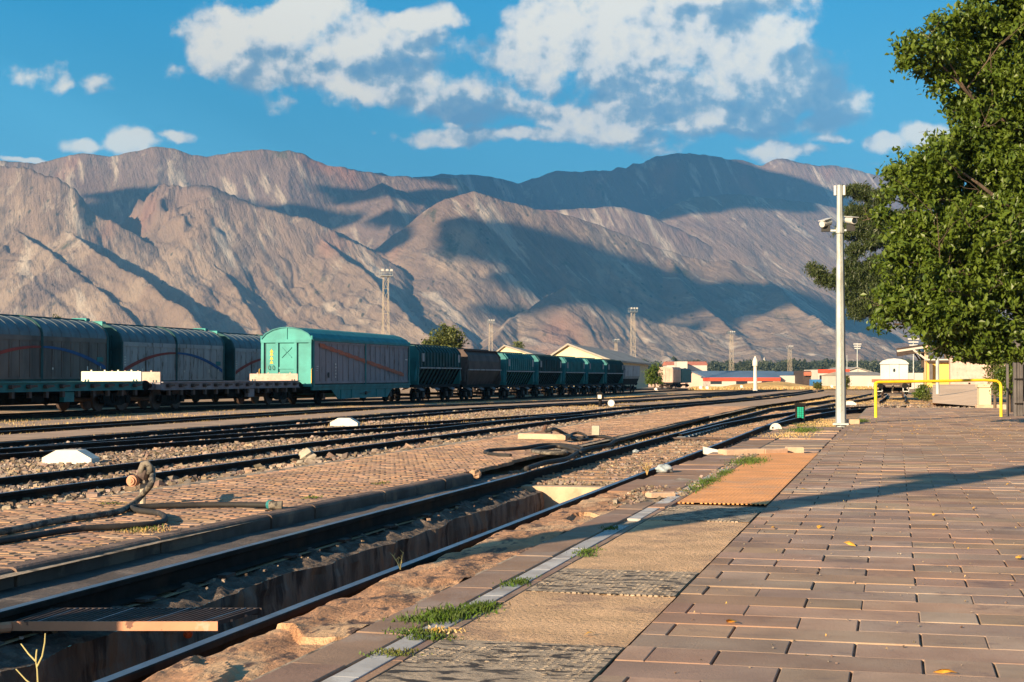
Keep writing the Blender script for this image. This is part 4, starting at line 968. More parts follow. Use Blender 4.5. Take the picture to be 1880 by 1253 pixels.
# ---- teal boxcar with two grey doors each side
def boxcar():
    L = 17.2; h = L/2-.4; yc = 74.6+h
    r = empty('boxcar', (XA, yc, zrail(XA, yc)), 0, 'teal covered boxcar with sunlit end wall, mauve grey sliding doors and faded orange diagonal', 'goods wagon')
    roof = [(-1.46, 3.22), (-1.42, 3.34), (-1.2, 3.55), (-.8, 3.74), (-.35, 3.84), (0, 3.86), (.35, 3.84), (.8, 3.74), (1.2, 3.55), (1.42, 3.34), (1.46, 3.22)]
    c = MB(); c.prism([(-1.33, 1.0), (1.33, 1.0)]+[(x*.96, z-.03) for x, z in roof[::-1]], XZ, -h+.06, h-.06); c.build('inner_body', M['teal_dark'], r)
    rf = MB(); n = len(roof)
    vs = [(x, -h-.06, z) for x, z in roof]+[(x, h+.06, z) for x, z in roof]+[(x*.97, -h-.06, z-.05) for x, z in roof]+[(x*.97, h+.06, z-.05) for x, z in roof]
    rf.add(vs, [(i, i+1, n+i+1, n+i) for i in range(n-1)]+[(2*n+i, 3*n+i, 3*n+i+1, 2*n+i+1) for i in range(n-1)]+[(i, 2*n+i, 2*n+i+1, i+1) for i in range(n-1)]+[(0, n, 3*n, 2*n), (n-1, 3*n-1, 4*n-1, 2*n-1)])
    rf.build('roof', M['teal'], r, smooth=False)
    for s in (-1, 1):
        y = s*h; e = MB(); e.prism([(-1.38, .92), (1.38, .92), (1.38, 3.25)]+[(x*.97, z-.03) for x, z in roof[::-1]]+[(-1.38, 3.25)], XZ, *sorted((y, y-s*.05)))
        def bx(x0, x1, z0, z1, t=.06): e.box(x0, x1, *sorted((y+s*.001, y+s*t)), z0, z1)
        for x in (-1.33, -.52, .52, 1.33): bx(x-.075, x+.075, .95, 3.1, .10)
        bx(-1.42, 1.42, 3.08, 3.24, .12); bx(-1.42, 1.42, .92, 1.06, .12); bx(-.44, .44, 1.78, 1.88, .05)
        bx(-.03, .03, 3.24, 3.84, .05)
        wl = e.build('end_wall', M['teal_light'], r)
        x_ = MB()
        for a, b in (((-.28, 2.35), (.28, 2.85)), ((-.28, 2.85), (.28, 2.35)), ((-.26, 1.35), (0, 1.2)), ((.26, 1.35), (0, 1.2))):
            x_.bar((a[0], y+s*.02, a[1]), (b[0], y+s*.02, b[1]), .05, .04)
        for z in (1.55, 1.65): x_.bar((-.32, y+s*.02, z), (.32, y+s*.02, z), .03, .03)
        x_.build('pressed_cross', M['teal_light'], wl)
        dk = MB()
        for (a, b) in ((-1.25, -1.16), (-.60, -.53), (-.44, -.40), (.60, .66)): dk.box(a, b, *sorted((y+s*.002, y+s*.012)), 1.1, 3.05)
        dk.build('dark_strip', M['teal_dark'], wl)  # darker teal strips laid on the end wall beside the ribs
        mk = MB()
        for z0 in (2.05, 2.25, 2.45, 2.6): mk.add([(-.95, y+s*.012, z0), (-.75, y+s*.012, z0), (-.85, y+s*.012, z0+.18)], [(0, 1, 2)])
        mk.build('warning_mark', M['mark_orange'], wl)
        rg = MB()
        for x in (-.95, -.72): rg.tube([(x, y+s*.05, 1.95), (x, y+s*.14, 1.9), (x, y+s*.14, 1.8), (x, y+s*.05, 1.75)], .02, 6)
        rg.build('grab_hook', M['dark_iron'], wl)
        for x in (-1.42, 1.42):
            cl = MB(); cl.cyl((x, y+s*.02, 3.2), (x, y+s*.02, 3.42), .05, n=8); cl.build('corner_lug', M['teal_light'], wl)
    for side in (-1, 1):
        sl = MB(); sl.box(*sorted((side*1.34, side*1.50)), -h, h, .90, 1.0); sl.box(*sorted((side*1.34, side*1.44)), -h, h, .74, .90); sl.build('side_sill', M['teal'], r)
        for q in (-1, 1):
            y0, y1 = (.09, h-.30) if q > 0 else (-h+.30, -.09)
            d = MB(); n = 9; wy = (y1-y0)/n; z0, z1 = 1.06, 3.16
            d.box(*sorted((side*1.36, side*1.40)), y0, y1, z0, z1)
            d.box(*sorted((side*1.40, side*1.45)), y0, y1, z1-.10, z1); d.box(*sorted((side*1.40, side*1.45)), y0, y1, z0, z0+.12)
            for i in range(n+1):
                yy = y0+i*wy; t = .025 if i in (0, n) else .05
                d.box(*sorted((side*1.40, side*1.43)), max(yy-t, y0), min(yy+t, y1), z0+.12, z1-.10)
            gg = d.m(1)
            for i in range(1, n): gg.box(*sorted((side*1.395, side*1.404)), y0+i*wy+.06, y0+i*wy+.10, z0+.14, z1-.12)
            gg.build('sliding_door', [M['mauve_panel'], M['black_iron']], r)
        for yy in (0, -h+.14, h-.14): MB().box(*sorted((side*1.36, side*1.47)), yy-.08, yy+.08, 1.0, 3.2).build('door_post', M['teal'], r)
        rl = MB(); rl.box(*sorted((side*1.36, side*1.49)), -h, h, 3.17, 3.24); rl.build('top_rail', M['teal'], r)
    st = [MB(), MB()]; n = 40                                     # faded orange diagonal on the doors
    y0, y1, z0, z1 = -h+1.0, h-1.2, 2.98, 1.50
    for i in range(n):
        t0, t1 = i/n, (i+1)/n; ya_, yb_ = y0+(y1-y0)*t0, y0+(y1-y0)*t1; za, zb = z0+(z1-z0)*t0, z0+(z1-z0)*t1; w_ = .10+.02*math.sin(i*1.7)
        if abs((ya_+yb_)/2) < .12: continue
        st[i >= n//2].add([(1.454, ya_, za-w_), (1.454, yb_, zb-w_), (1.454, yb_, zb+w_), (1.454, ya_, za+w_)], [(0, 1, 2, 3)])
    for q in st: q.build('painted_diagonal', M['stripe_orange'], r)
    mk = MB()
    for i in range(5): mk.box(1.452, 1.456, -h+3.3, -h+3.42+.05*(i % 2), 1.35+i*.16, 1.44+i*.16)
    for i in range(3): mk.box(1.452, 1.456, -h+.55, -h+.85-.08*i, 1.9-i*.1, 1.93-i*.1)
    mk.box(1.452, 1.456, h-.9, h-.5, 2.35, 2.42); mk.build('lettering', M['mark_white'], r)
    bk = MB(); bk.box(1.452, 1.458, -h+2.2, -h+2.42, 1.35, 1.62); bk.build('placard', M['mark_black'], r)
    sk = MB()
    for sx in (-1.38, 1.38): sk.prism([(-5.3, .78), (-4.3, .28), (4.0, .28), (4.9, .78)], YZ, sx-.02, sx+.02)
    for yy in (-3.9, -2.2, 2.0, 3.6): sk.box(1.40, 1.44, yy-.05, yy+.05, .30, .78)
    sk.build('side_skirt', M['teal'], r)
    lv = MB(); lv.bar((1.43, -.8, .55), (1.5, .8, .62), .03); lv.cyl((1.41, .1, .56), (1.5, .1, .56), .1, n=12); lv.build('brake_lever', M['dark_iron'], r)
    for y in (-h+2.6, h-2.6): wheelset(r, y)
    u = MB(); u.box(-1.25, 1.25, -h, h, .80, .96); u.box(-.5, .5, -h+1, h-1, .55, .80); u.build('underframe', M['black_iron'], r)
    hr = MB()
    for sx in (-1.46, 1.46): hr.tube([(sx, -h-.12, 1.05), (sx, -h-.2, 1.1), (sx, -h-.2, 1.75), (sx, -h-.08, 1.8)], .02, 6)
    hr.build('handrail', M['mark_orange'], r)
    buffers(r, ((h+.08, 1), (-h-.08, -1)))
    return r
zscale(boxcar(), 1.065)

# ---- hopper wagons
def hopper(L, top, label, kind='ribbed'):
    r = empty('hopper_wagon', (0, 0, 0), 0, label, 'hopper wagon', 'hopper wagons behind the teal boxcar')
    h = L/2-.45; zt = 3.12
    b = MB()
    if kind == 'ribbed':
        pr = [(-.75, .95), (.75, .95), (1.30, 1.85), (1.42, 2.0), (1.42, 2.78), (1.12, zt), (-1.12, zt), (-1.42, 2.78), (-1.42, 2.0), (-1.30, 1.85)]
    else:
        pr = [(-.85, .95), (.85, .95), (1.34, 1.7), (1.42, 1.95), (1.42, 2.45), (1.25, 2.85), (.9, zt), (-.9, zt), (-1.25, 2.85), (-1.42, 2.45), (-1.42, 1.95), (-1.34, 1.7)]
    b.prism(pr, XZ, -h+.55, h-.55); lo = b.m(1)
    for s in (-1, 1):
        n = 11
        for i in range(n+1):
            y = -h+.6+i*(2*h-1.2)/n
            lo.add([(s*.76, y-.03, .95), (s*.86, y-.03, .95), (s*1.40, y-.03, 1.84), (s*1.30, y-.03, 1.86), (s*.76, y+.03, .95), (s*.86, y+.03, .95), (s*1.40, y+.03, 1.84), (s*1.30, y+.03, 1.86)],
                   [(0, 1, 2, 3), (7, 6, 5, 4), (0, 4, 5, 1), (1, 5, 6, 2), (2, 6, 7, 3), (3, 7, 4, 0)])
    b.m(0)
    if kind == 'ribbed':
        rb = b; n = 13
        for s in (-1, 1):
            for i in range(n+1):
                y = -h+.7+i*(2*h-1.4)/n
                rb.box(*sorted((s*1.42, s*1.50)), y-.035, y+.035, 1.98, 2.80)
                rb.add([(s*1.50, y-.035, 2.80), (s*1.50, y+.035, 2.80), (s*1.16, y+.035, zt+.06), (s*1.16, y-.035, zt+.06), (s*1.42, y-.035, 2.78), (s*1.42, y+.035, 2.78), (s*1.12, y+.035, zt), (s*1.12, y-.035, zt)],
                       [(0, 1, 2, 3), (0, 3, 7, 4), (1, 5, 6, 2), (2, 6, 7, 3)])
        for q in (-1, 1): MB().box(1.44, 1.515, *sorted((q*(h-.95), q*(h-1.35))), 2.25, 2.72).build('side_plate', M['grey_panel'], r)
    else:
        for y in (-h+.6, h-.6): b.tube([(x+.01*np.sign(x), y, z) for x, z in pr[2:10]], .03, 5)
    b.build('bin', [M[top], M['black_iron']], r)
    ln = MB()
    for s in (-1, 1): ln.box(*sorted((s*1.36, s*1.53)), -h+.55, h-.55, 1.86, 1.93)
    ln.build('waist_rail', M['grey_panel'], r)
    for q in (-1, 1):
        e = MB(); y0 = q*(h-.55); y1 = q*(h-.02)
        t = [(-1.38, .95), (1.38, .95), (1.42, 2.0), (1.42, 2.78), (1.10, zt), (-1.10, zt), (-1.42, 2.78), (-1.42, 2.0)]
        e.prism(t, XZ, *sorted((y0, y0+q*.12)))
        for sx in (-1.3, 0, 1.3): e.bar((sx, y0+q*.08, 2.3), (sx, y1, 1.15), .10)
        e.bar((-1.35, y1-q*.05, 1.2), (1.35, y1-q*.05, 1.2), .08)
        e.build('end_wall', M['teal' if top != 'brown_hopper' else 'brown_hopper'], r)  # ends paler than the dark bins: sunlight on them put into the colour
    tf = MB(); tf.box(-1.12, 1.12, -h+.5, h-.5, zt, zt+.05); tf.box(-.55, .55, -h+.8, h-.8, zt+.05, zt+.14); tf.build('top_walkway', M['teal_dark' if top != 'brown_hopper' else 'brown_hopper'], r)
    for s in (-1, 1):
        for i in range(3):
            y = -h+1.7+i*(2*h-3.4)/2; ch = MB(); ch.add([(s*.7, y-.45, .98), (s*.7, y+.45, .98), (s*1.3, y+.36, .66), (s*1.3, y-.36, .66), (s*.66, y-.45, .90), (s*.66, y+.45, .90), (s*1.27, y+.36, .60), (s*1.27, y-.36, .60)],
              [(0, 1, 2, 3), (7, 6, 5, 4), (0, 4, 5, 1), (1, 5, 6, 2), (2, 6, 7, 3), (3, 7, 4, 0)])
            ch.build('discharge_chute', M['mauve_panel'], r)
    u = MB(); u.box(-1.2, 1.2, -h, h, .78, .95); u.build('underframe', M['black_iron'], r)
    for y in (-h+1.3, -h+2.6, h-2.6, h-1.3): wheelset(r, y, .42)
    buffers(r, ((h, 1), (-h, -1)))
    return r
edges_ = [762, 853, 925, 985, 1035, 1077, 1112, 1147]
hw = [('teal_dark', 'ribbed', 'first ribbed teal hopper wagon, coupled right behind the teal boxcar'), ('brown_hopper', 'smooth', 'rusty brown smooth-sided hopper wagon'),
      ('teal', 'ribbed', 'ribbed teal hopper wagon coupled behind the rusty brown one'), ('teal_dark', 'ribbed', 'nearly black ribbed hopper wagon between two brighter teal ones'),
      ('teal', 'ribbed', 'ribbed teal hopper wagon after the nearly black one'), ('teal', 'ribbed', 'ribbed teal hopper wagon, second before the grey last one'),
      ('teal_dark', 'ribbed', 'dark ribbed hopper wagon next to the grey last one')]
for (a, b), (mt, kd, lb) in zip(zip(edges_, edges_[1:]), hw):
    y0, y1 = YX(a, -29.5), YX(b, -29.5); o = hopper(y1-y0, mt, lb, kd); zscale(o, 1.14); o.location = (XA, (y0+y1)/2, zrail(XA, (y0+y1)/2))
# last grey wagon of the rake
def tub():
    y0, y1 = YX(1147, -29.5), YX(1176, -29.5); L = y1-y0; h = L/2-.5; yc = (y0+y1)/2
    r = empty('open_wagon', (XA, yc, zrail(XA, yc)), 0, 'grey smooth open wagon at the far end of the hopper rake', 'goods wagon')
    b = MB(); b.prism([(-1.3, 1.6), (1.3, 1.6), (1.44, 1.9), (1.44, 3.05), (-1.44, 3.05), (-1.44, 1.9)], XZ, -h, h); b.build('body', M['grey_panel'], r)
    b = MB(); b.prism([(-1.0, .9), (1.0, .9), (1.34, 1.6), (-1.34, 1.6)], XZ, -h+.1, h-.1); b.build('lower_body', M['black_iron'], r)
    b = MB(); b.box(-1.48, 1.48, -h-.03, h+.03, 3.05, 3.12); b.build('rim', M['grey_panel'], r)
    for y in (-h+1.5, h-1.5): bogie(r, y)
    buffers(r, ((h, 1), (-h, -1)))
tub()
# teal covered wagons showing their roofs behind the hoppers
def roofed(y0, y1, label, mt='teal_light'):
    L = y1-y0; h = L/2-.4; yc = (y0+y1)/2
    r = empty('covered_wagon', (XB, yc, zrail(XB, yc)), 0, label, 'goods wagon', 'teal wagons behind the hoppers')
    b = MB(); b.box(-1.42, 1.42, -h, h, 1.0, 3.2)
    for i in range(8): b.box(1.42, 1.47, -h+i*(2*h-.1)/7, -h+i*(2*h-.1)/7+.1, 1.0, 3.2)
    b.build('body', M['teal'], r)
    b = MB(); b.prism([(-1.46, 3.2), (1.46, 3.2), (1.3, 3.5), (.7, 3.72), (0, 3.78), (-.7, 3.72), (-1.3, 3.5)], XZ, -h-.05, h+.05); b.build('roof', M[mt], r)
    for y in (-h+1.8, h-1.8): wheelset(r, y)
roofed(YX(845, -38), YX(925, -38), 'teal covered wagon whose pale roof shows above the brown hopper')
roofed(YX(928, -38), YX(985, -38), 'teal covered wagon whose roof shows above the third hopper')
# stake wagon, tank-like container wagon and teal van in the distance
def stake():
    y0, y1 = 196, 222; X = XB; yc = (y0+y1)/2; h = 13
    r = empty('stake_wagon', (X, yc, zrail(X, yc)), 0, 'empty flat wagon with upright stakes beyond the hopper rake', 'flat wagon')
    MB().box(-1.35, 1.35, -h, h, .9, 1.2).build('deck', M['mauve_panel'], r)
    for i in range(6):
        for s in (-1, 1): MB().box(s*1.3-.05, s*1.3+.05, -h+1+i*4.8, -h+1.1+i*4.8, 1.2, 2.6).build('stake', M['galvanised'], r)
    for y in (-h+2, h-2): bogie(r, y)
stake()
def boxy():
    x, y = W(1221, 268); z = zrail(x, y)
    r = empty('container_wagon', (x, y+5, z), 0, 'rust-streaked beige container wagon with its end wall in the sun', 'goods wagon')
    h = 5; b = MB(); b.prism([(-1.35, 1.1), (1.35, 1.1), (1.42, 1.5), (1.42, 3.4), (1.2, 3.8), (-1.2, 3.8), (-1.42, 3.4), (-1.42, 1.5)], XZ, -h, h); b.build('body', M['container'], r)
    f = MB()
    for x_ in (-1.3, -.65, 0, .65, 1.3): f.box(x_-.04, x_+.04, -h-.08, -h, 1.2, 3.6)
    for z_ in (1.2, 2.4, 3.5): f.box(-1.4, 1.4, -h-.06, -h, z_, z_+.07)
    f.build('end_frame', M['pink_board'], r)
    MB().box(-1.3, 1.3, -h-.3, h+.3, .75, 1.08).build('underframe', M['black_iron'], r)
    for yy in (-h+1.4, h-1.4): bogie(r, yy)
    r = empty('covered_wagon', (x, y+17, z), 0, 'dark teal covered wagon farthest along, in front of the long blue roof', 'goods wagon')
    p = MB().box(-1.42, 1.42, -6, 7.5, .95, 3.35); MB().prism([(-1.46, 3.35), (1.46, 3.35), (1.0, 3.62), (-1.0, 3.62)], XZ, -6.05, 7.55).build('roof', M['teal_dark'], r)
    for i in range(10): p.box(1.42, 1.48, -6+i*1.45, -5.9+i*1.45, .95, 3.35)
    p.build('body', M['teal'], r)
    for yy in (-4, 5.5): bogie(r, yy)
boxy()
# white van wagon with a flat wagon in front of it on the siding
def van():
    X = .0; Y = 116.; z = float(G(X, Y))-.03
    r = empty('flat_wagon', (X-.25, Y, z), 0, 'flat wagon with orange-edged deck and buffers facing the yellow barrier', 'flat wagon')
    MB().box(-1.35, 1.35, 0, 13, 1.12, 1.24).build('deck', M['timber_dark'], r)
    b = MB(); b.box(-1.5, 1.5, -.08, 0, 1.16, 1.40); b.build('end_board', M['stripe_orange'], r)
    b = MB(); b.box(-1.35, 1.35, 0, .12, .8, 1.12); b.box(-1.35, -1.25, 0, 13, .8, 1.12); b.box(1.25, 1.35, 0, 13, .8, 1.12); b.build('frame', M['dark_iron'], r)
    for sx in (-.95, .95):
        s = MB()
        for (a, c_) in (((-.2, .98), (.2, .98)), ((-.2, .5), (.2, .5)), ((-.2, .5), (-.2, .98)), ((.2, .5), (.2, .98))): s.bar((sx+a[0], -.1, a[1]), (sx+c_[0], -.1, c_[1]), .06)
        s.build('step_frame', M['white_metal'], r)
    b = MB(); b.tube([(0, -.1, .95), (.02, -.22, .8), (0, -.2, .4)], .05, 8); b.bar((-.5, -.12, .9), (.5, -.12, .9), .04); b.build('coupling', M['concrete'], r)
    hd = MB()
    for sx in (-1.75, -1.45): hd.bar((sx, -.1, .78), (sx, -.1, 1.1), .05)
    hd.bar((-1.8, -.1, 1.1), (-1.2, -.1, 1.1), .05); hd.build('handrail', M['white_metal'], r)
    for y in (1.8, 11): bogie(r, y)
    buffers(r, ((0, -1),), .92)
    X2 = .0; Y2 = 166.; z = float(G(X2, Y2))-.03
    r = empty('van_wagon', (X2-.18, Y2, z), 0, 'white covered van wagon with arched roof and a small end-door window', 'goods wagon')
    roof = [(-1.5, 3.1), (-1.2, 3.38), (-.6, 3.56), (0, 3.62), (.6, 3.56), (1.2, 3.38), (1.5, 3.1)]
    MB().prism([(-1.4, 1.0), (1.4, 1.0)]+[(x*.95, z) for x, z in roof[::-1]], XZ, 0, 9).build('body', M['white_metal'], r)
    MB().prism([(-1.5, 3.02), (1.5, 3.02)]+roof[::-1], XZ, -.18, 9.2).build('roof', M['camera_white'], r)
    d = MB(); d.box(-.47, .47, -.05, 0, 1.1, 3.0); dr = d.build('end_door', M['white_metal'], r)
    MB().prism([(-.09, 2.2), (.09, 2.2), (.12, 2.35), (.09, 2.55), (-.09, 2.55), (-.12, 2.35)], XZ, -.07, -.052).build('window', M['window_glass'], dr)
    g_ = MB()
    for x in (-.5, .5): g_.box(x-.02, x+.02, -.03, -.0, 1.05, 3.02)
    g_.build('door_frame', M['galvanised'], r); bogie(r, 2); bogie(r, 7)
van()

# ================================================================ PLATFORM AND YARD OBJECTS
# ---- camera pole
def pole():
    x, y = P(1544, 779, 0)
    r = empty('camera_pole', (x, y, 0), 0, 'tall pale octagonal pole with two security cameras, in front of the pine', 'pole')
    h = HZ(338, 38.8); n = 8
    b = MB(); b.tube([(0, 0, -.1), (0, 0, h*.5), (0, 0, h)], [.135, .11, .075], 8); b.m(1)
    for i in range(34): b.bar((-.015, -.13+.0017*i*.8, .3+i*.14), (.03, -.13+.0017*i*.8, .37+i*.14), .008)
    b.build('shaft', [M['galvanised'], M['concrete']], r)
    MB().bbox(-.2, .2, -.2, .2, -.02, .03, .01).build('base_plate', M['galvanised'], r)
    mast = MB(); zc_ = HZ(422, 38.8)
    mast.bar((-.34, -.02, zc_), (.32, -.02, zc_), .045); mast.cyl((0, -.02, zc_-.07), (0, -.02, zc_+.07), .11, n=12); mast.build('crossarm', M['galvanised'], r)
    for sx, pitch, yaw in ((-.36, -.25, -.35), (.27, .15, .55)):
        zc2 = HZ(408 if sx < 0 else 404, 38.8)
        c = MB(); c.tube([(0, -.18, 0), (0, -.17, 0), (0, .17, 0)], [.085, .095, .08], 14); c.box(-.10, .10, -.23, .17, .085, .098)
        cam_ = c.build('security_camera', M['camera_white'], r); cam_.location = (sx, -.05, zc2); cam_.rotation_euler = (pitch, 0, yaw if sx > 0 else 2.6)
        l = MB(); l.cyl((0, -.186, 0), (0, -.172, 0), .07, n=14); l.build('lens', M['window_glass'], cam_)
        j = MB(); j.bbox(sx-.11, sx+.11, -.07, .07, zc_-.02, zc_+.15, .01); j.build('junction_box', M['mark_black'], r)
        k = MB(); k.tube([(sx, -.03, zc2-.1), (sx, -.03, zc_+.08), (sx*.8, -.03, zc_)], .022, 6); k.build('camera_bracket', M['camera_white'], r)
    for sx in (-.16, .14):
        t = MB(); t.bbox(sx*.75-.03, sx*.75+.03, -.05, .05, h-.26, h-.01, .01); t.build('antenna_panel', M['camera_white'], r)
pole()
# ---- unseen second pole at the left, its shaft and box shaped to throw the long shadow
def shadow_pole():
    bx, by = -.03-13.3*math.tan(SUN_HEAD), 4.1
    k = math.tan(SUN_EL); 
    d = math.dist((bx, by), (.75, 19.9)); h = d*k+.0
    r = empty('unseen_pole', (bx, by, 0), -SUN_HEAD, 'grey pole with a side arm and box, standing out of view and throwing the long shadow', 'pole')
    b = MB(); b.tube([(0, 0, -.2), (0, 0, 1.4), (0, 0, h), (0, 0, h+2.5)], [.2, .24, .36, .34], 10); b.build('shaft', M['galvanised'], r)
    b = MB(); b.bar((-.85, 0, h), (.0, 0, h), .09); b.build('side_arm', M['galvanised'], r)
    b = MB(); b.bar((-.82, 0, h-.62), (-.82, 0, h+.06), .06); b.bbox(-.75, -.1, -.12, .12, h-.32, h+.12, .02); b.build('arm_box', M['galvanised'], r)
shadow_pole()
# ---- yellow barrier
def barrier():
    x0, y0 = P(1608, 767, 0); x1, y1 = P(1838, 765, 0); h = HZ(703, 44.5)
    r = empty('barrier', (x0, y0, 0), 0, 'yellow tubular height barrier with rounded corners across the platform', 'barrier')
    dx, dy = x1-x0, y1-y0; L = math.hypot(dx, dy); u = (dx/L, dy/L)
    def at(d, z): return (u[0]*d, u[1]*d, z)
    b = MB(); b.cyl(at(0, -.05), at(0, h-.02), .045, n=12); b.build('post', M['yellow_paint'], r)
    b = MB(); b.cyl(at(L, -.05), at(L, h-.10), .045, n=12); b.build('post', M['yellow_paint'], r)
    b = MB(); b.tube([at(-.03, h-.04), at(.02, h+.0), at(.1, h+.02), at(L*.5, h+.045), at(L*.86, h+.075), at(L-.14, h+.045), at(L-.03, h-.02), at(L, h-.12)], .042, 12); b.build('top_rail', M['yellow_paint'], r)
    b = MB(); b.box(L*.735*u[0], L*.735*u[0]+.06, L*.735*u[1]-.06, L*.735*u[1], h-.05, h+.0); b.build('clip', M['mark_black'], r)
barrier()
# ---- signal lantern box on its post
def dwarf():
    x, y = P(1469, 775, -.17); s = 1.0; zc_ = 1.42*2800/(775-689)
    r = empty('signal_box', (x, y, -.17), .12, 'small black signal box with a green glass panel beside the rails', 'signal')
    w_ = 17*zc_/2800/2; z0, z1 = HZ(771, zc_)+.17, HZ(741, zc_)+.17
    MB().cyl((0, 0, -.1), (0, 0, z0+.05), .05, n=8).build('stem', M['black_iron'], r)
    b = MB(); b.bbox(-w_, w_, -.12, .16, z0, z1, .015); b.box(-w_-.02, w_+.02, -.16, .18, z1-.085, z1+.012); b.build('housing', M['black_iron'], r)
    g_ = MB(); a = w_*.66; g_.box(-a, a, -.130, -.118, z0+.05, z1-.11); gp = g_.build('green_panel', M['green_glass'], r)
    q = MB()
    for i in range(1, 3): q.box(-a+i*2*a/3-.004, -a+i*2*a/3+.004, -.134, -.130, z0+.05, z1-.11)
    for i in range(1, 6): q.box(-a, a, -.134, -.130, z0+.05+i*(z1-z0-.16)/6-.003, z0+.05+i*(z1-z0-.16)/6+.003)
    q.build('panel_grid', M['black_iron'], gp)
dwarf()
# ---- point indicator lantern and its weighted lever
def lantern():
    x, y = P(1102, 746, -.2); zc_ = 1.45*2800/(746-689)
    r = empty('point_lantern', (x, y, float(G(x, y))-.18), .05, 'black point lantern with a white glass face standing between the far rails', 'signal')
    z0, z1 = .55*28*zc_/2800, 29*zc_/2800; w_ = 5.6*zc_/2800
    MB().tube([(0, 0, 0), (0, 0, z0+.05)], [.10, .07], 8).build('stem', M['black_iron'], r)
    b = MB(); b.bbox(-w_, w_, -.2, .2, z0, z1-.06, .02); b.prism([(-w_-.03, z1-.08), (w_+.03, z1-.08), (w_*.6, z1), (-w_*.6, z1)], XZ, -.22, .22); b.build('housing', M['black_iron'], r)
    MB().box(-w_*.62, w_*.62, -.215, -.202, z0+.05, z1-.12).build('glass_face', M['white_paint'], r)
    x2, y2 = x+CY*.55, y+SY*.55-.1; zz = float(G(x2, y2))-.18
    q = empty('point_lever', (x+.15, y-.05, zz), 0, 'white round counterweight on a slanted lever beside the point lantern', 'lever')
    l = MB(); dx, dy = x2-x-.15, y2-y; ze = 9*zc_/2800; l.bar((0, 0, .08), (dx, 0, ze), .06); l.build('lever_arm', M['black_iron'], q)
    c = MB(); rr = 6.2*zc_/2800; c.cyl((dx, -.05, ze), (dx, .05, ze), rr, n=24); c.cyl((dx, -.06, ze), (dx, -.05, ze), rr*.2, n=10); c.build('counterweight', M['white_paint'], q)
lantern()
# ---- white fouling-point markers
def marker(px, py, wpx, hpx, z, label, dz=0, yaw=0):
    x, y = P(px, py, z); zc_ = (CAMZ-z)*2800/(py-689); w_ = wpx*zc_/2800/2; h = hpx*zc_/2800
    r = MB(); d = .16 if w_ > .2 else .08
    r.prism([(-w_, 0), (w_*1.0, 0), (w_*1.0, h*.42), (w_*.42, h), (-w_*.42, h), (-w_, h*.45)], XZ, 0, d*2)
    o = r.build('track_marker', M['white_paint']); o.location = (x, y, z-.0); o.rotation_euler = (0, 0, YAW*.4+yaw)
    tag(o, label, 'marker block', 'white painted concrete marker blocks'); return o
marker(122, 853, 96, 26, -.17, 'large white wedge-topped marker block in the ballast at the left')
marker(631, 783, 52, 15, -.17, 'white wedge-topped marker block midway between the far tracks')
marker(1561, 744, 22, 7, -.20, 'small pale marker block just right of the camera pole')
def disc(px, py, r_, label, z=-.02):
    x, y = P(px, py, z); zc_ = (CAMZ-z)*2800/(py-689); rr = r_*zc_/2800
    c = MB(); a = [(rr*math.cos(t*math.pi/12), rr*1.1*math.sin(t*math.pi/12)) for t in range(0, 13)]; c.prism(a, XZ, 0, .10); c.m(1).box(-rr*.75, -rr*.45, -.004, 0, .02, .06)
    o = c.build('marker_stone', [M['white_paint'], M['mark_black']]); o.location = (x, y, z); o.rotation_euler = (0, 0, .25); tag(o, label, 'marker stone')
disc(1425, 789, 10.5, 'half-round white stone at the platform edge near the green signal')
# ---- concrete cube, kerb stone
def cube_stone():
    x, y = P(1094, 799, 0); zc_ = 1.25*2800/110
    b = MB(); w_ = 6.2*zc_/2800; h = 17*zc_/2800
    b.bbox(-w_*1.25, w_*.95, -.01, .17, 0, h, .012); o = b.build('concrete_block', M['concrete']); o.location = (x, y, 0); o.rotation_euler = (0, .03, .12)
    tag(o, 'small upright pale concrete block alone on the brick paving', 'concrete block')
    x0, y0 = P(951, 806, 0); x1, y1 = P(1038, 808, 0); b = MB(); L = math.dist((x0, y0), (x1, y1))
    b.bbox(0, L, 0, .22, 0, .105, .02); o = b.build('kerb_stone', M['concrete_pink']); o.location = (x0, y0, 0); o.rotation_euler = (0, 0, math.atan2(y1-y0, x1-x0))
    tag(o, 'long loose beige kerb stone lying beside the iron standpipe', 'kerb stone')
cube_stone()
# ---- standpipe with hose
def hz_path(pts, r_, z=.02, lift=None):
    out_ = []
    for i, p in enumerate(pts):
        px, py = p[0], p[1]; zz = p[2] if len(p) > 2 else z; out_.append(Vector((*P(px, py, zz), zz)))
    # smooth (Catmull-Rom)
    sm = []
    for i in range(len(out_)-1):
        p0 = out_[max(i-1, 0)]; p1 = out_[i]; p2 = out_[i+1]; p3 = out_[min(i+2, len(out_)-1)]
        for k in range(6):
            t = k/6; sm.append(.5*((2*p1)+(p2-p0)*t+(2*p0-5*p1+4*p2-p3)*t*t+(3*p1-p0-3*p2+p3)*t**3))
    sm.append(out_[-1]); return sm
def hose(pts, r_, label, mt='rubber', name='hose', z=.02):
    b = MB(); b.tube(hz_path(pts, r_, z), r_, 8); o = b.build(name, M[mt], smooth=True); tag(o, label, 'hose'); return o
def standpipe_far():
    x, y = P(999, 797, 0); r = empty('standpipe', (x, y, 0), 0, 'rusty bent iron standpipe behind the loose kerb stone', 'standpipe')
    MB().tube([(0, 0, 0), (.0, 0, .08), (.04, 0, .18)], [.07, .055, .04], 8).build('riser', M['dark_iron'], r)
    MB().bbox(-.2, .16, -.08, .1, 0, .05, .015).build('foot', M['dark_iron'], r)
standpipe_far()
hose([(1003, 792, .19), (1010, 790, .24), (1020, 788.5, .21), (1037, 797, .08), (1050, 802, .03), (1070, 805, .03)], .035, 'thick grey hose arching down from the far iron standpipe')
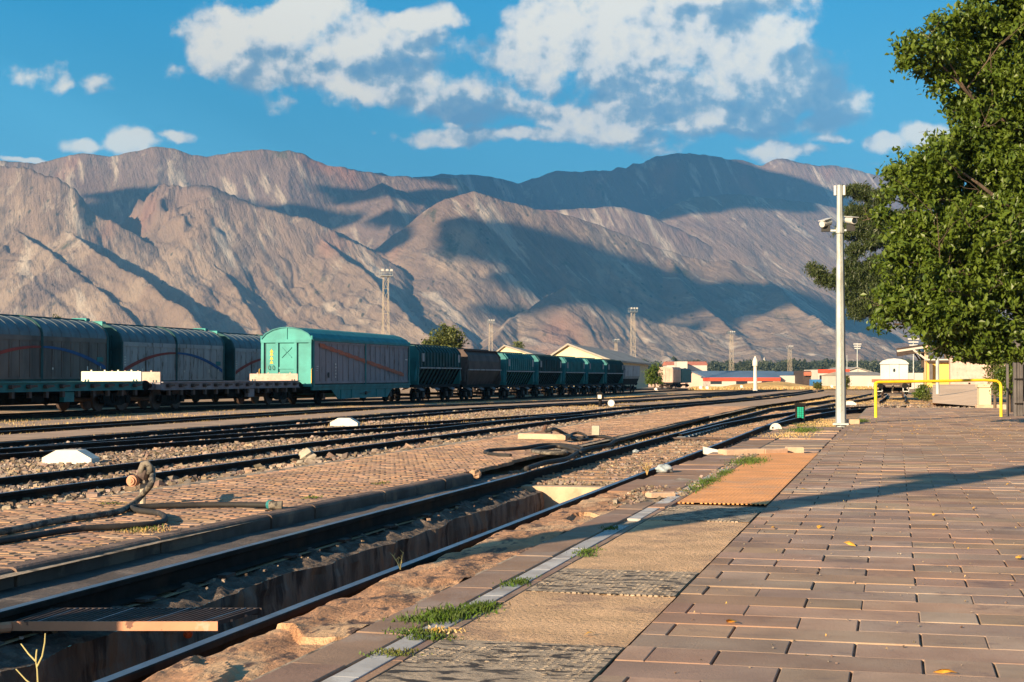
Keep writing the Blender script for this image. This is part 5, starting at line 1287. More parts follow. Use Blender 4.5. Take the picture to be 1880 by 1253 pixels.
hose([(1052, 807), (1048, 799, .05), (1060, 795, .08), (1073, 799, .05), (1078, 806), (1064, 808), (1052, 806), (1090, 802), (1115, 803), (1135, 809)], .028, 'black hose looped beside the loose kerb stone')
hose([(938, 837), (915, 836), (895, 833), (891, 830), (903, 827), (950, 824), (1000, 817), (1040, 818), (1068, 824), (1060, 830), (1020, 830), (978, 828), (1000, 822), (1030, 820), (1055, 826), (1066, 832)], .032, 'black hose lying in a long flat coil on the brick paving')
hose([(1020, 826, .03), (1040, 832, .03), (1000, 832, .03), (978, 829, .02)], .03, 'short grey hose piece inside the coiled black hose', 'rubber_worn')
hose([(966, 861), (1000, 850), (1040, 843), (1065, 829), (1090, 822), (1118, 817), (1130, 810), (1160, 802), (1185, 795), (1230, 785), (1300, 766)], .035, 'black cable hose running along the edge of the brick platform')
# ---- near hydrant and the two hoses running off to the left
def hydrant():
    x, y = P(262, 925, 0); r = empty('hydrant', (x, y, 0), 0, 'rusty water hydrant on a short post with its hose neck curled over', 'hydrant')
    s = 14.8/2800
    def q(px, py, d=0): return ((px-262)*s*1.0, d, (925-py)*s)
    MB().cyl((0, 0, -.02), (0, 0, 40*s), .028, n=10).build('post', M['concrete'], r)
    MB().bbox(-.05, .05, -.05, .05, 38*s, 44*s, .015).build('flange', M['rubber_worn'], r)
    MB().tube([q(262, 884), q(262, 874), q(267, 862)], [.045, .06, .04], 10).build('valve_body', M['dark_iron'], r)
    b = MB(); b.cyl(q(251, 882, -.04), q(251, 882, -.12), .055, n=16); b.cyl(q(251, 882, -.12), q(251, 882, -.14), .04, n=16); b.cyl(q(251, 882, -.14), q(251, 882, -.15), .02, n=12); b.bar(q(251, 882, -.05), q(262, 878, 0), .05); b.build('outlet', M['rust_paint'], r)
    b = MB(); b.tube([q(262, 872, -.02), q(262, 862, -.03), q(266, 853, -.03), q(273, 851, -.03), q(279, 857, -.03), (q(280, 870, -.03))], [.028, .034, .036, .036, .036, .036], 10); b.build('neck', M['rubber_worn'], r, smooth=True)
hydrant()
hose([(280, 862, .30), (280, 880, .26), (275, 893, .2), (262, 908, .10), (245, 925, .03), (215, 940), (150, 950), (90, 959), (30, 972), (-40, 984)], .029, 'worn mottled hose dropping from the hydrant neck and running off left', 'rubber_worn')
hose([(-60, 1003), (0, 994), (60, 984), (140, 972), (220, 967), (275, 963), (298, 958), (303, 950), (290, 942), (258, 938), (243, 934), (250, 931), (300, 929), (380, 927), (450, 927), (515, 928)], .026, 'plain black hose with a hairpin bend in front of the hydrant')
b = MB(); b.tube([Vector((*P(494, 928, .035), .035)), Vector((*P(518, 928, .035), .035))], [.042, .045], 10); o = b.build('hose_coupling', M['rubber_worn']); tag(o, 'grey hose end coupling with a teal band on the brick paving', 'hose coupling')
b = MB(); b.tube([Vector((*P(494, 927, .035), .035)), Vector((*P(501, 927.5, .035), .035))], .047, 10); bb = b.build('band', M['teal'], o)
# ---- grating across the pit
def grating():
    z = -.085; f0, f1 = W(22, 8.30), W(402, 8.30); g0, g1 = W(95, 8.78), W(482, 8.78)
    r = empty('pit_grating', (f0[0], f0[1], z), 0, 'rusty steel step grating lying across the inspection pit', 'grating')
    L = lambda p, h=0: (p[0]-f0[0], p[1]-f0[1], h)
    b = MB(); b.bar(L(f0, -.025), L(f1, -.025), .012, .05)
    b.build('front_flange', M['rust_paint'], r)
    b = MB(); b.bar(L(g0, -.02), L(g1, -.02), .012, .04); b.build('back_flange', M['dark_iron'], r)
    n = 34
    for i in range(n):
        t = (i+.5)/n
        a = (f0[0]+(f1[0]-f0[0])*t, f0[1]+(f1[1]-f0[1])*t); c_ = (g0[0]+(g1[0]-g0[0])*t, g0[1]+(g1[1]-g0[1])*t)
        MB().bar(L(a, -.012), L(c_, -.012), .010, .026).build('bar', M['rail_top'] if i % 9 == 4 else M['dark_iron'], r)
    for t in (.33, .66): MB().bar((L(f0)[0]*(1-t)+L(g0)[0]*t, L(f0)[1]*(1-t)+L(g0)[1]*t, -.02), (L(f1)[0]*(1-t)+L(g1)[0]*t, L(f1)[1]*(1-t)+L(g1)[1]*t, -.02), .006, .012).build('cross_rod', M['rust_paint'], r)
    b = MB(); b.cyl(L(f0, -.03), (L(f0)[0]-.04, L(f0)[1]-.05, -.03), .03, n=10); b.build('pivot_pin', M['rust_paint'], r)
grating()
# ---- small things: ball, bottles, bags, twig plants, leaves, loose pieces
def small(name, cat, label, px, py, z, fn, mt, rz=0, smooth=False):
    b = MB(); fn(b); o = b.build(name, M[mt], smooth=smooth); x, y = P(px, py, z); o.location = (x, y, z); o.rotation_euler = (0, 0, rz); tag(o, label, cat); return o
def blob(b, rx, ry, rz, seed=1, n=14, m_=9, amp=.35):
    rr = random.Random(seed); ph = [rr.uniform(0, 6) for _ in range(6)]
    base = len(b.v)
    for j in range(m_+1):
        v = math.pi*j/m_-math.pi/2
        for i in range(n):
            u = 2*math.pi*i/n; k = 1+amp*(math.sin(3*u+ph[0])*math.cos(2*v+ph[1])+.6*math.sin(5*u+4*v+ph[2]))*.5
            b.v.append((rx*math.cos(v)*math.cos(u)*k, ry*math.cos(v)*math.sin(u)*k, max(0, rz*(.9+math.sin(v)*k))*.5))
    for j in range(m_):
        for i in range(n):
            b.f.append((base+j*n+i, base+j*n+(i+1) % n, base+(j+1)*n+(i+1) % n, base+(j+1)*n+i)); b.mi.append(0)
small('ball', 'ball', 'small orange-red ball lying in the pit under the grating', 345, 1172, -.25, lambda b: blob(b, .028, .028, .056, 3, amp=.03), 'orange_ball')
small('plastic_bag', 'plastic bag', 'crumpled translucent plastic bag against the platform edge', 1220, 868, -.01, lambda b: blob(b, .11, .07, .10, 5, 22, 12, .6), 'plastic', .3, True)
small('plastic_bag', 'plastic bag', 'small bluish plastic bag between the rails near the turnout', 1167, 832, -.13, lambda b: blob(b, .055, .04, .06, 8, 18, 10, .6), 'plastic', .3, True)
def dish(b): b.prism([(-.15, .0), (.02, -.02), (.17, .03), (.16, .05), (-.16, .12)], XZ, -.02, .10)
small('broken_marker', 'broken slab', 'white broken slab piece tipped beside the right rail', 1309, 834, -.03, dish, 'white_paint', .2)
for i, (px, py, s, sd) in enumerate([(872, 880, .09, 2), (563, 845+1, .13, 4), (1170, 815, .05, 9)]):
    lb = ['angular stone at the end of the island platform kerb', 'single pale rock beside the rail on the ballast', 'small stone by the rail near the plastic bag'][i]
    small('rock', 'rock', lb, px, py, -.1, lambda b: blob(b, s, s*.8, s*1.5, sd, 9, 6, .45), 'concrete' if i else 'sleeper')
# loose kerb pieces on the platform
def loose(px0, px1, py, hgt, dep, label, mt='concrete_pink', z=0):
    (x0, y0), (x1, y1) = P(px0, py, z), P(px1, py-(1.5 if px1-px0 > 35 else 0), z); L = math.dist((x0, y0), (x1, y1)); b = MB(); b.bbox(0, L, 0, dep, -.01, hgt, .012)
    o = b.build('kerb_piece', M[mt]); o.location = (x0, y0, z); o.rotation_euler = (random.gauss(0, .01), random.gauss(0, .01), math.atan2(y1-y0, x1-x0)); tag(o, label, 'kerb piece')
loose(1334, 1404, 835, .075, .28, 'pale pinkish kerb piece above the orange tactile plate')
loose(1406, 1446, 833.5, .07, .26, 'short pale kerb piece right of its longer neighbour')
loose(1446, 1476, 831, .085, .24, 'tilted end kerb piece with a dark right end')
loose(1196, 1240, 913, .04, .14, 'thin pale curb splinter at the platform joint')
loose(1560, 1578, 779, .12, .7, 'pale angled kerb corner beside the foot of the camera pole')
# twig plants
def twig(name, px, py, z, hgt, label, seed, mt='twig', n=4, r0=.006, big=None):
    rr = random.Random(seed); x, y = P(px, py, z); r = empty(name, (x, y, z), 0, label, 'dry plant')
    b = MB()
    if big:
        for pts in big: b.tube(pts, [r0*(1-.5*i/len(pts)) for i in range(len(pts))], 6)
    else:
        for i in range(n):
            a = rr.uniform(0, 6.28); l = hgt*rr.uniform(.5, 1); q = rr.uniform(.2, .7)
            p1 = Vector((math.cos(a)*l*q*.4, math.sin(a)*l*q*.4, l*.5)); p2 = Vector((math.cos(a)*l*q, math.sin(a)*l*q, l)); b.tube([(0, 0, 0), p1, p2], [r0, r0*.8, r0*.4], 5)
            for k in range(2): c_ = p1.lerp(p2, rr.random()); d = Vector((rr.gauss(0, .3), rr.gauss(0, .3), .5)).normalized()*l*.3; b.tube([c_, c_+d], [r0*.5, r0*.3], 4)
    b.build('stems', M[mt], r)
s7 = 6.6/2800
def t7(px, py): return ((px-70)*s7, 0, (1262-py)*s7)
twig('dry_weed', 70, 1262, HZ(1262, 6.6), .3, 'bare forked yellow weed stem in the lower left corner', 1, r0=.0042, big=[[t7(70, 1262), t7(68, 1230), t7(65, 1215)], [t7(65, 1215), t7(50, 1202), t7(34, 1184)], [t7(65, 1215), t7(66, 1200), t7(67, 1193)], [t7(67, 1226), t7(78, 1205), t7(83, 1180), t7(84, 1163)], [t7(60, 1260), t7(45, 1250), t7(24, 1231)]])
twig('dry_weed', 735, 1046, -.03, .11, 'small forked weed growing at the right rail beside the pit', 3, n=6, r0=.004)
twig('dry_weed', 1188, 872, -.05, .16, 'brown weed tuft standing against the right rail', 5, 'dry_grass', n=12, r0=.006)
# fallen leaves on the platform, each its own
lf = []
for k in range(3):
    b = MB(); n = 7; L = .05+.01*k
    pts = [(-L, 0, .002), (-L*.4, L*.38, .010+.004*k), (L*.3, L*.33, .014), (L, 0, .004), (L*.3, -L*.36, .003), (-L*.4, -L*.3, .007)]
    b.add(pts+[(0, 0, .018)], [(0, 6, 1), (1, 6, 2), (2, 6, 3), (3, 6, 4), (4, 6, 5), (5, 6, 0)]); lf.append(b.mesh('fallen_leaf', M['dry_leaf']))
spots = [(1714, 946, 'on the slabs just right of the long shadow'), (1788, 933, 'near the right edge above the first leaf'), (1343, 1144, 'round and pale, alone on the wide slabs'), (1081, 1165, 'yellow, on the bare beige strip'), (1735, 1236, 'large and pale at the lower right edge'),
 (1475, 899, 'light brown beside the upper shadow end'), (1325, 883, 'orange, curled at the left edge of the tactile plate'), (1850, 890, 'dark, inside the shadow at the right edge'), (1870, 1025, 'at the right edge below the shadow'), (1620, 808, 'yellow, left of the barrier foot'),
 (1858, 791, 'pale, at the right edge near the barrier'), (1505, 968, 'thin and brown inside the long shadow'), (1420, 970, 'brown, lying along a slab joint'), (800, 1158, 'orange, in the weeds of the white strip'), (1560, 1000, 'twisted, near the middle of the platform')]
for i, (px, py, lb) in enumerate(spots):
    o = bpy.data.objects.new('fallen_leaf', lf[i % 3]); COL.objects.link(o); x, y = P(px, py, .005); o.location = (x, y, .004); s = .5+.45*random.random(); o.scale = (s, s, s*1.2); o.rotation_euler = (random.gauss(0, .15), random.gauss(0, .1), random.uniform(0, 6.28))
    tag(o, 'fallen leaf '+lb, 'fallen leaf', 'fallen leaves scattered on the platform')
xs = RNG.uniform(-1.1, 5.5, 420); ys = RNG.uniform(30, 46, 420)**1.0
def litter(name, x, y, sz, m_):
    n = len(x); a = RNG.uniform(0, 6.28, n); c, s = np.cos(a)*sz, np.sin(a)*sz; z = np.full(n, .006)
    V = np.stack([np.stack([x-c, y-s, z], -1), np.stack([x+s*.5, y-c*.5, z+.012], -1), np.stack([x+c, y+s, z+.002], -1), np.stack([x-s*.5, y+c*.5, z+.014], -1)], 1)
    return tag(npmesh(name, V, np.arange(n*4).reshape(n, 4), M[m_]), kind='stuff')
litter('leaf_litter', xs, ys, RNG.uniform(.01, .032, 420), 'dry_leaf')
xs = RNG.uniform(-1.1, 6, 160); ys = RNG.uniform(6, 30, 160); litter('leaf_litter', xs, ys, RNG.uniform(.004, .012, 160), 'dry_leaf')
# weeds in the platform joints
def weedpatch(px, py, wx_, wy_, n, h, m_='green_weed', z=.0, wd=.005):
    x, y = P(px, py, 0); xx = x+RNG.normal(0, wx_, n); yy = y+RNG.normal(0, wy_, n)
    return blades('weeds', xx, yy, np.full(n, z), h*RNG.uniform(.3, 1.1, n), wd, m_, 1.3)
for a in [(820, 1131, .07, .12, 900, .035), (880, 1118, .05, .10, 500, .03), (770, 1140, .06, .05, 300, .022), (950, 1070, .04, .10, 260, .022), (1075, 1014, .04, .12, 220, .02), (1120, 971, .04, .08, 160, .018), (770, 1162, .07, .05, 260, .02), (790, 1172, .06, .04, 200, .02),
          (725, 1200, .06, .05, 200, .018), (1280, 897, .06, .35, 300, .035), (1300, 885, .06, .35, 400, .04), (1375, 848, .12, .5, 700, .05), (1330, 870, .05, .4, 260, .04), (1475, 792, .18, .6, 600, .08), (1580, 775, .1, .4, 300, .09), (575, 914, .04, .10, 120, .02), (700, 888, .05, .12, 100, .02), (1085, 1020, .03, .05, 80, .015), (260, 973, .06, .10, 160, .025), (205, 925, .06, .05, 80, .02)]:
    weedpatch(*a)
for a in [(270, 975, .10, .12, 140, .03), (1450, 800, .25, .8, 500, .05), (805, 1160, .05, .06, 120, .02)]: weedpatch(*a, m_='dry_grass')
# ================================================================ TREES
def leafcloud(name, blobs, n_per, size, m_, parent, shape=(1.0, .55), seed=3, shell=.75, clump=.22, zmin=-9, per=26, cull=0):
    """blobs: x, y, z, rx, ry, rz in metres; leaves sit on small sprays spread through each blob's outer volume"""
    rg = np.random.default_rng(seed); C = []
    for (x, y, z, rx, ry, rz) in blobs:
        n = int(n_per*(rx*ry+rx*rz+ry*rz)/3/per)+2
        d = rg.normal(size=(n, 3)); d /= np.linalg.norm(d, axis=1)[:, None]
        rr = (rg.uniform(0, 1, n)**.33)*(1-shell)+shell*rg.uniform(.72, 1.08, n)
        rr = np.where(rg.random(n) < .25, rr*.7, rr)
        C.append(np.stack([x+d[:, 0]*rx*rr, y+d[:, 1]*ry*rr, z+d[:, 2]*rz*rr], -1))
    C = np.concatenate(C)
    if cull:
        q = (vn(C[:, 0]*1.15+C[:, 2]*.5, C[:, 2]*1.3+C[:, 1]*.6, seed+70)+vn(C[:, 1]*1.2-C[:, 0]*.4, C[:, 2]*1.1+C[:, 0]*.7, seed+71))*.5
        C = C[q > cull]
    n = len(C)
    dirs = rg.normal(size=(n, 3))*np.array([1, 1, .45]); dirs /= np.linalg.norm(dirs, axis=1)[:, None]
    t = rg.uniform(-1, 1, (n, per)); L = clump*rg.uniform(.6, 1.5, n)
    p = C[:, None, :]+dirs[:, None, :]*(t*L[:, None])[..., None]+rg.normal(0, clump*.38, (n, per, 3))
    p[..., 2] -= (t**2)*.10*L[:, None]
    p = p.reshape(-1, 3); p = p[p[:, 2] > zmin]; N = len(p)
    a = rg.uniform(0, 6.28, N); tilt = rg.normal(-.5, .55, N); roll = rg.normal(0, .6, N); s = size*rg.uniform(.6, 1.25, N)
    ax = np.stack([np.cos(a)*np.cos(tilt), np.sin(a)*np.cos(tilt), np.sin(tilt)], -1)
    side = np.stack([-np.sin(a), np.cos(a), np.zeros(N)], -1); nrm = np.cross(ax, side)
    side = side*np.cos(roll)[:, None]+nrm*np.sin(roll)[:, None]; nrm = np.cross(ax, side)
    l = (s*shape[0])[:, None]; w_ = (s*shape[1])[:, None]
    V = np.stack([p-ax*l*.5, p+side*w_*.5+nrm*w_*.12, p+ax*l*.5-nrm*l*.08, p-side*w_*.5+nrm*w_*.12], 1)
    F = np.arange(N*4).reshape(N, 4)
    return npmesh(name, V, F, M[m_], parent)
def blobs_px(lst, zc0, root):
    out_ = []
    for (px, py, r_, dz) in lst:
        zc = zc0+dz; x, y = W(px, zc); z = HZ(py, zc); rr = r_*zc/2800
        out_.append((x-root[0], y-root[1], z-root[2], rr, rr, rr*.9))
    return out_
def branch(mb, a, b, r0, r1, rr, sub=2):
    a = Vector(a); b = Vector(b); m_ = a.lerp(b, .5)+Vector((rr.gauss(0, .15), rr.gauss(0, .15), .1))*(b-a).length*.25
    mb.tube([a, a.lerp(m_, .5), m_, m_.lerp(b, .5)+Vector((0, 0, .05)), b], [r0, r0*.85+r1*.15, (r0+r1)/2, r0*.25+r1*.75, r1], 7)
    if sub:
        for k in range(3):
            t = rr.uniform(.4, .95); c = m_.lerp(b, max(0, t*2-1)); d = (b-a)*.35+Vector((rr.gauss(0, .35), rr.gauss(0, .35), rr.gauss(.1, .25)))*(b-a).length
            branch(mb, c, c+d*.5, r1*1.1, r1*.35, rr, sub-1)
def tree_big():
    X0, Y0 = W(1985, 37.5); r = empty('broadleaf_tree', (X0, Y0, 0), 0, 'large leafy tree overhanging the platform from the right edge', 'tree')
    L = [(1700, 95, 44, -1), (1685, 110, 30, -1), (1745, 60, 42, 0), (1735, 130, 38, -.5), (1770, 110, 45, .5), (1790, 60, 40, 1), (1815, 120, 48, .5), (1770, 190, 26, 0), (1850, 30, 85, 0), (1900, 100, 110, 1), (1860, 190, 80, 1), (1800, 225, 52, 0), (1760, 260, 45, -.5),
         (1720, 290, 42, -1), (1690, 320, 45, -.5), (1655, 335, 34, 0), (1660, 385, 52, -1), (1640, 430, 38, .5), (1650, 480, 40, -1.5), (1720, 380, 70, 0), (1690, 450, 60, -1), (1780, 330, 80, .5), (1860, 300, 90, 1), (1790, 430, 80, -1), (1870, 420, 90, 0),
         (1700, 530, 62, -1.5), (1650, 560, 46, -1), (1625, 595, 24, -1.2), (1665, 598, 32, -1), (1720, 590, 52, -1), (1780, 540, 80, -1), (1870, 540, 90, -.5), (1780, 610, 52, -.5), (1730, 625, 26, 0), (1840, 620, 58, 0), (1850, 250, 85, .5), (1885, 150, 95, .5), (1815, 330, 80, 0), (1890, 350, 95, .5), (1760, 590, 60, 0), (1820, 585, 70, -.5), (1700, 570, 45, -1), (1790, 640, 36, 0), (1862, 628, 55, -.5), (1735, 500, 60, 0), (1830, 500, 80, .5), (1830, 660, 34, 1.5), (1870, 650, 45, 1), (1800, 640, 30, .5),
         (1960, 60, 130, 2), (2000, 260, 150, 1), (1980, 440, 140, 0), (1990, 600, 110, 0), (2080, 160, 130, 3), (2130, 380, 140, 2), (2110, 560, 110, 1), (1950, -120, 140, 1), (2080, -60, 130, 2), (1850, -60, 70, 1)]
    B = blobs_px(L, 36.5, (X0, Y0, 0))
    leafcloud('crown', B, 3600, .155, 'leaf', r, (1., .62), 3, .85, .23, 1.55, 34, .30)
    mb = MB(); rr = random.Random(4)
    mb.tube([(0, 0, -.1), (.05, 0, .6), (-.05, .05, 1.6), (0, 0, 3.0), (.1, 0, 5.0), (.05, .1, 7.5), (0, 0, 9.5)], [.42, .33, .29, .26, .2, .12, .05], 12); mb.build('trunk', M['bark'], r)
    for k, (i, z) in enumerate([(0, 5.2), (3, 5.0), (7, 6.5), (16, 4.2), (13, 4.0), (18, 3.2), (25, 2.6), (26, 2.4), (27, 2.2), (23, 3.5), (20, 3.8), (21, 4.4), (9, 6.2), (29, 2.6), (34, 2.4), (31, 2.8)]):
        m2 = MB(); b = B[i]; branch(m2, (0, 0, z-.4), (b[0]*.96, b[1]*.96, b[2]), .10, .018, rr, 2); m2.build('limb', M['bark'], r)
tree_big()
def pine():
    X0, Y0 = W(1742, 124); r = empty('pine_tree', (X0, Y0, 0), 0, 'dark green pine with layered boughs behind the camera pole', 'tree')
    L = [(1560, 350, 17, 0), (1585, 352, 22, 0), (1610, 365, 28, 0), (1575, 385, 24, 0), (1605, 405, 34, 0), (1565, 425, 26, 0), (1600, 440, 30, 0), (1570, 460, 20, 0), (1560, 485, 20, 0), (1500, 498, 15, 0), (1490, 490, 9, 0), (1522, 512, 20, 0), (1548, 520, 26, 0), (1580, 505, 32, 0), (1620, 490, 40, 0), (1600, 530, 34, 0),
         (1565, 548, 24, 0), (1590, 560, 30, 0), (1575, 575, 20, 0), (1620, 565, 36, 0), (1650, 420, 60, 0), (1660, 520, 60, 0), (1700, 440, 80, 1), (1690, 340, 50, 0), (1720, 560, 60, 0), (1540, 502, 16, 0)]
    B = [(x, y, z, a, b, c*.62) for (x, y, z, a, b, c) in blobs_px(L, 122, (X0, Y0, 0))]
    leafcloud('crown', B, 2200, .38, 'needle', r, (1.0, .22), 8, .6, .34, 1.5, 40)
    mb = MB(); mb.tube([(0, 0, -.8), (0, 0, 8), (.1, 0, 16)], [.42, .32, .08], 10); mb.build('trunk', M['bark'], r)
    rr = random.Random(9)
    for i in (4, 6, 11, 12, 15, 17, 2, 19): m2 = MB(); b = B[i]; branch(m2, (0, 0, max(4, b[2]-.8)), (b[0], b[1], b[2]), .12, .03, rr, 1); m2.build('limb', M['bark'], r)
pine()
def simple_tree(px, py_top, py_base, zc, wpx, label, blobs=None, m_='leaf_far', size=.3, n=260, seed=1, group=None, per=26, name='bushy_tree', clump=.5):
    x, y = W(px, zc); z = HZ(py_base, zc); z = min(z, float(G(x, y))+.2) if py_base > 685 else float(G(x, y))
    r = empty(name, (x, y, z), 0, label, 'tree', group)
    rr = random.Random(seed); top = HZ(py_top, zc)-z; w_ = wpx*zc/2800/2; B = []
    if blobs is None:
        k = 9
        for i in range(k):
            a = rr.uniform(0, 6.28); q = rr.uniform(.1, .62); hh = rr.uniform(.30, .78); s = w_*rr.uniform(.34, .5)*(1.1-.4*abs(hh-.45))
            B.append((math.cos(a)*w_*q, math.sin(a)*w_*q, top*hh, s, s, s*.9))
        B.append((0, 0, top*.82, w_*.45, w_*.45, top*.17)); B.append((0, 0, top*.5, w_*.75, w_*.75, top*.33))
    else: B = blobs(top, w_)
    leafcloud('crown', B, n*3, size, m_, r, (1, .6), seed, .8, clump, .05, per)
    t = MB(); t.tube([(0, 0, -.5), (0, 0, top*.45), (0, 0, top*.7)], [w_*.09+.03, w_*.06+.02, .02], 8); t.build('trunk', M['bark'], r)
    return r
simple_tree(818, 596, 700, 175, 96, 'round pale green tree rising behind the first hopper wagon', size=.36, n=150, seed=5)
simple_tree(948, 627, 690, 420, 60, 'low spreading tree between the first cream gable and the light tower', size=.7, n=28, seed=6, clump=.9)
simple_tree(1202, 668, 702, 230, 42, 'bright green bush-like tree beside the container wagon', size=.3, n=120, seed=7, m_='leaf', clump=.4)
simple_tree(105, 575, 700, 320, 50, 'small ochre treetop peeping over the wagon roofs at far left', size=.5, n=50, seed=8, clump=.7)
simple_tree(1548+5, 690, 712, 150, 22, 'round green bush right behind the camera pole', size=.16, n=260, seed=9, m_='leaf_far', name='bush', clump=.2)
simple_tree(1693, 706, 735, 92, 38, 'green bush between the van wagon siding and the ramp', size=.12, n=380, seed=10, m_='leaf', name='bush', clump=.18)
simple_tree(1702, 722, 738, 88, 14, 'small grey-green shrub at the foot of the ramp', size=.09, n=420, seed=11, m_='leaf_far', name='bush', clump=.12)
simple_tree(1500, 703, 712, 180, 18, 'low dark green shrub in the dry field left of the pole', size=.2, n=200, seed=12, name='bush', clump=.2)
simple_tree(1852, 650, 750, 52, 60, 'dense dark shrub behind the right barrier post', size=.12, n=420, seed=14, m_='leaf', name='bush', clump=.2)
simple_tree(1826, 640, 720, 58, 40, 'yellow-green shrub below the big tree beside the gate pillar', size=.12, n=420, seed=15, m_='leaf_far', name='bush', clump=.2)

# ================================================================ FAR BUILDINGS, TOWERS, TREE BELT
def lattice(px, py_top, zc, label, H=19., w0=1.3, w1=.8, head=1.9, py_base=None):
    x, y = W(px, zc); z = float(G(x, y)); top = HZ(py_top, zc)-z
    r = empty('light_tower', (x, y, z), YAW+.3, label, 'light tower', 'lattice floodlight towers over the yard')
    b = MB(); n = int(top/2.1); t_ = .022+zc*.00004
    for i in range(n):
        z0, z1 = i*top*.93/n, (i+1)*top*.93/n; a0 = (w0+(w1-w0)*i/n)/2; a1 = (w0+(w1-w0)*(i+1)/n)/2
        c0 = [(-a0, -a0), (a0, -a0), (a0, a0), (-a0, a0)]; c1 = [(-a1, -a1), (a1, -a1), (a1, a1), (-a1, a1)]
        for k in range(4):
            b.bar((*c0[k], z0), (*c1[k], z1), t_*1.6); j = (k+1) % 4
            b.bar((*c0[k], z0), (*c1[j], z1), t_); b.bar((*c1[k], z1), (*c1[j], z1), t_)
    b.build('lattice_mast', M['concrete'], r)
    p = MB(); hz = top*.93; p.box(-head/2, head/2, -head/2, head/2, hz, hz+.1)
    for k in ((-1, -1), (1, -1), (1, 1), (-1, 1)): p.bar((k[0]*head/2, k[1]*head/2, hz), (k[0]*head/2, k[1]*head/2, hz+1.1), t_*1.2)
    for z_ in (.55, 1.05): 
        for a, c_ in (((-1, -1), (1, -1)), ((1, -1), (1, 1)), ((1, 1), (-1, 1)), ((-1, 1), (-1, -1))): p.bar((a[0]*head/2, a[1]*head/2, hz+z_), (c_[0]*head/2, c_[1]*head/2, hz+z_), t_)
    p.build('platform', M['galvanised'], r)
    for sx in (-.8, 0, .75):
        f = MB(); f.bbox(sx-.2, sx+.2, -head/2-.3, -head/2-.05, hz+.8, hz+1.2, .05); f.build('floodlight', M['camera_white'], r)
lattice(708, 492, 262, 'tallest lattice light tower, behind the teal boxcar roof')
lattice(901, 585, 500, 'lattice light tower left of the cream-gabled sheds', w0=1.5)
lattice(1162, 563, 400, 'lattice light tower at the end of the hopper rake')
lattice(1343, 607, 560, 'lattice light tower in front of the long blue roof', w0=1.6)
lattice(1450, 635, 620, 'slim lattice light tower right of the white column', w0=1.5, w1=1., head=2)
lattice(1131, 622, 640, 'small distant light tower above the shed roofs', w0=1.2, head=2.2)
def mast(px, py_top, zc, label, rad=.12, head=True, nm='light_mast'):
    x, y = W(px, zc); z = float(G(x, y)); top = HZ(py_top, zc)-z; r = empty(nm, (x, y, z), YAW, label, 'light mast', 'thin light masts')
    MB().tube([(0, 0, 0), (0, 0, top)], [rad, rad*.6], 8).build('shaft', M['galvanised'], r)
    if head:
        b = MB()
        for i in range(3): b.bar((-1.1+.15*i, -.1, top-.3-i*.6), (1.1-.15*i, -.1, top-.3-i*.6), .2+zc*.0002)
        b.build('lamp_crown', M['camera_white'], r)
mast(1574, 630, 420, 'thin mast with lamp crown right of the camera pole', .2)
mast(1677, 620, 300, 'thin mast whose lamp crown shows left of the canopy', .14)
mast(1555, 652, 420, 'short plain mast just right of the camera pole', .14, False)
# white ribbed column
x, y = W(1386.5, 205); z = float(G(x, y)); top = HZ(654, 205)-z
r = empty('white_column', (x, y, z-.3), YAW, 'white slender column with a pointed cap in the dry field', 'column')
MB().tube([(0, 0, 0), (0, 0, .5), (0, 0, top-1.1)], [.42, .26, .22], 12).build('shaft', M['white_paint'], r)
MB().tube([(0, 0, top-1.1), (0, 0, top-1.0), (0, 0, top-.35), (0, 0, top+.3)], [.26, .36, .36, .05], 12).build('cap', M['white_paint'], r)
for px, pt, zc, lb in ((1403, 656, 1500, 'slim white minaret just right of the white column'), (1320, 668, 1800, 'tiny pale minaret tip left of the far lattice tower')):
    x, y = W(px, zc); z = float(G(x, y)); top = HZ(pt, zc)-z; r = empty('minaret', (x, y, z), 0, lb, 'minaret')
    MB().tube([(0, 0, 0), (0, 0, top*.75)], [1.5, 1.2], 10).build('shaft', M['white_wall'], r); MB().tube([(0, 0, top*.75), (0, 0, top*.77), (0, 0, top*.85), (0, 0, top)], [2.2, 2.0, 1.2, .1], 10).build('spire', M['white_wall'], r)
def shed(px0, px1, py_ridge, py_eave, zc, depth, label, wall='cream_wall', roof='grey_roof', base=700, rz=None, ridge_px=None, name='shed'):
    """gabled shed: gable end faces the camera side, ridge runs away along the tracks"""
    x0, y0 = W(px0, zc); x1, y1 = W(px1, zc); z = float(G(x0, y0))-.5; Wd = math.dist((x0, y0), (x1, y1)); ze, zr = HZ(py_eave, zc)-z, HZ(py_ridge, zc)-z
    r = empty(name, (x0, y0, z), math.atan2(y1-y0, x1-x0) if rz is None else rz, label, 'shed')
    mx = Wd*(.5 if ridge_px is None else (ridge_px-px0)/(px1-px0))
    b = MB(); b.prism([(0, 0), (Wd, 0), (Wd, ze), (mx, zr), (0, ze)], XZ, 0, depth); b.build('walls', M[wall], r)
    rf = MB(); o_ = .6
    for (xa, za, xb, zb) in ((mx, zr, -o_, ze-(zr-ze)*o_/max(mx, 1)), (mx, zr, Wd+o_, ze-(zr-ze)*o_/max(Wd-mx, 1))):
        rf.add([(xa, -o_, za+.05), (xb, -o_, zb+.05), (xb, depth+o_, zb+.05), (xa, depth+o_, za+.05), (xa, -o_, za+.3), (xb, -o_, zb+.3), (xb, depth+o_, zb+.3), (xa, depth+o_, za+.3)],
               [(0, 1, 2, 3), (7, 6, 5, 4), (0, 4, 5, 1), (1, 5, 6, 2), (2, 6, 7, 3), (3, 7, 4, 0)])
    rf.build('roof', M[roof], r); return r
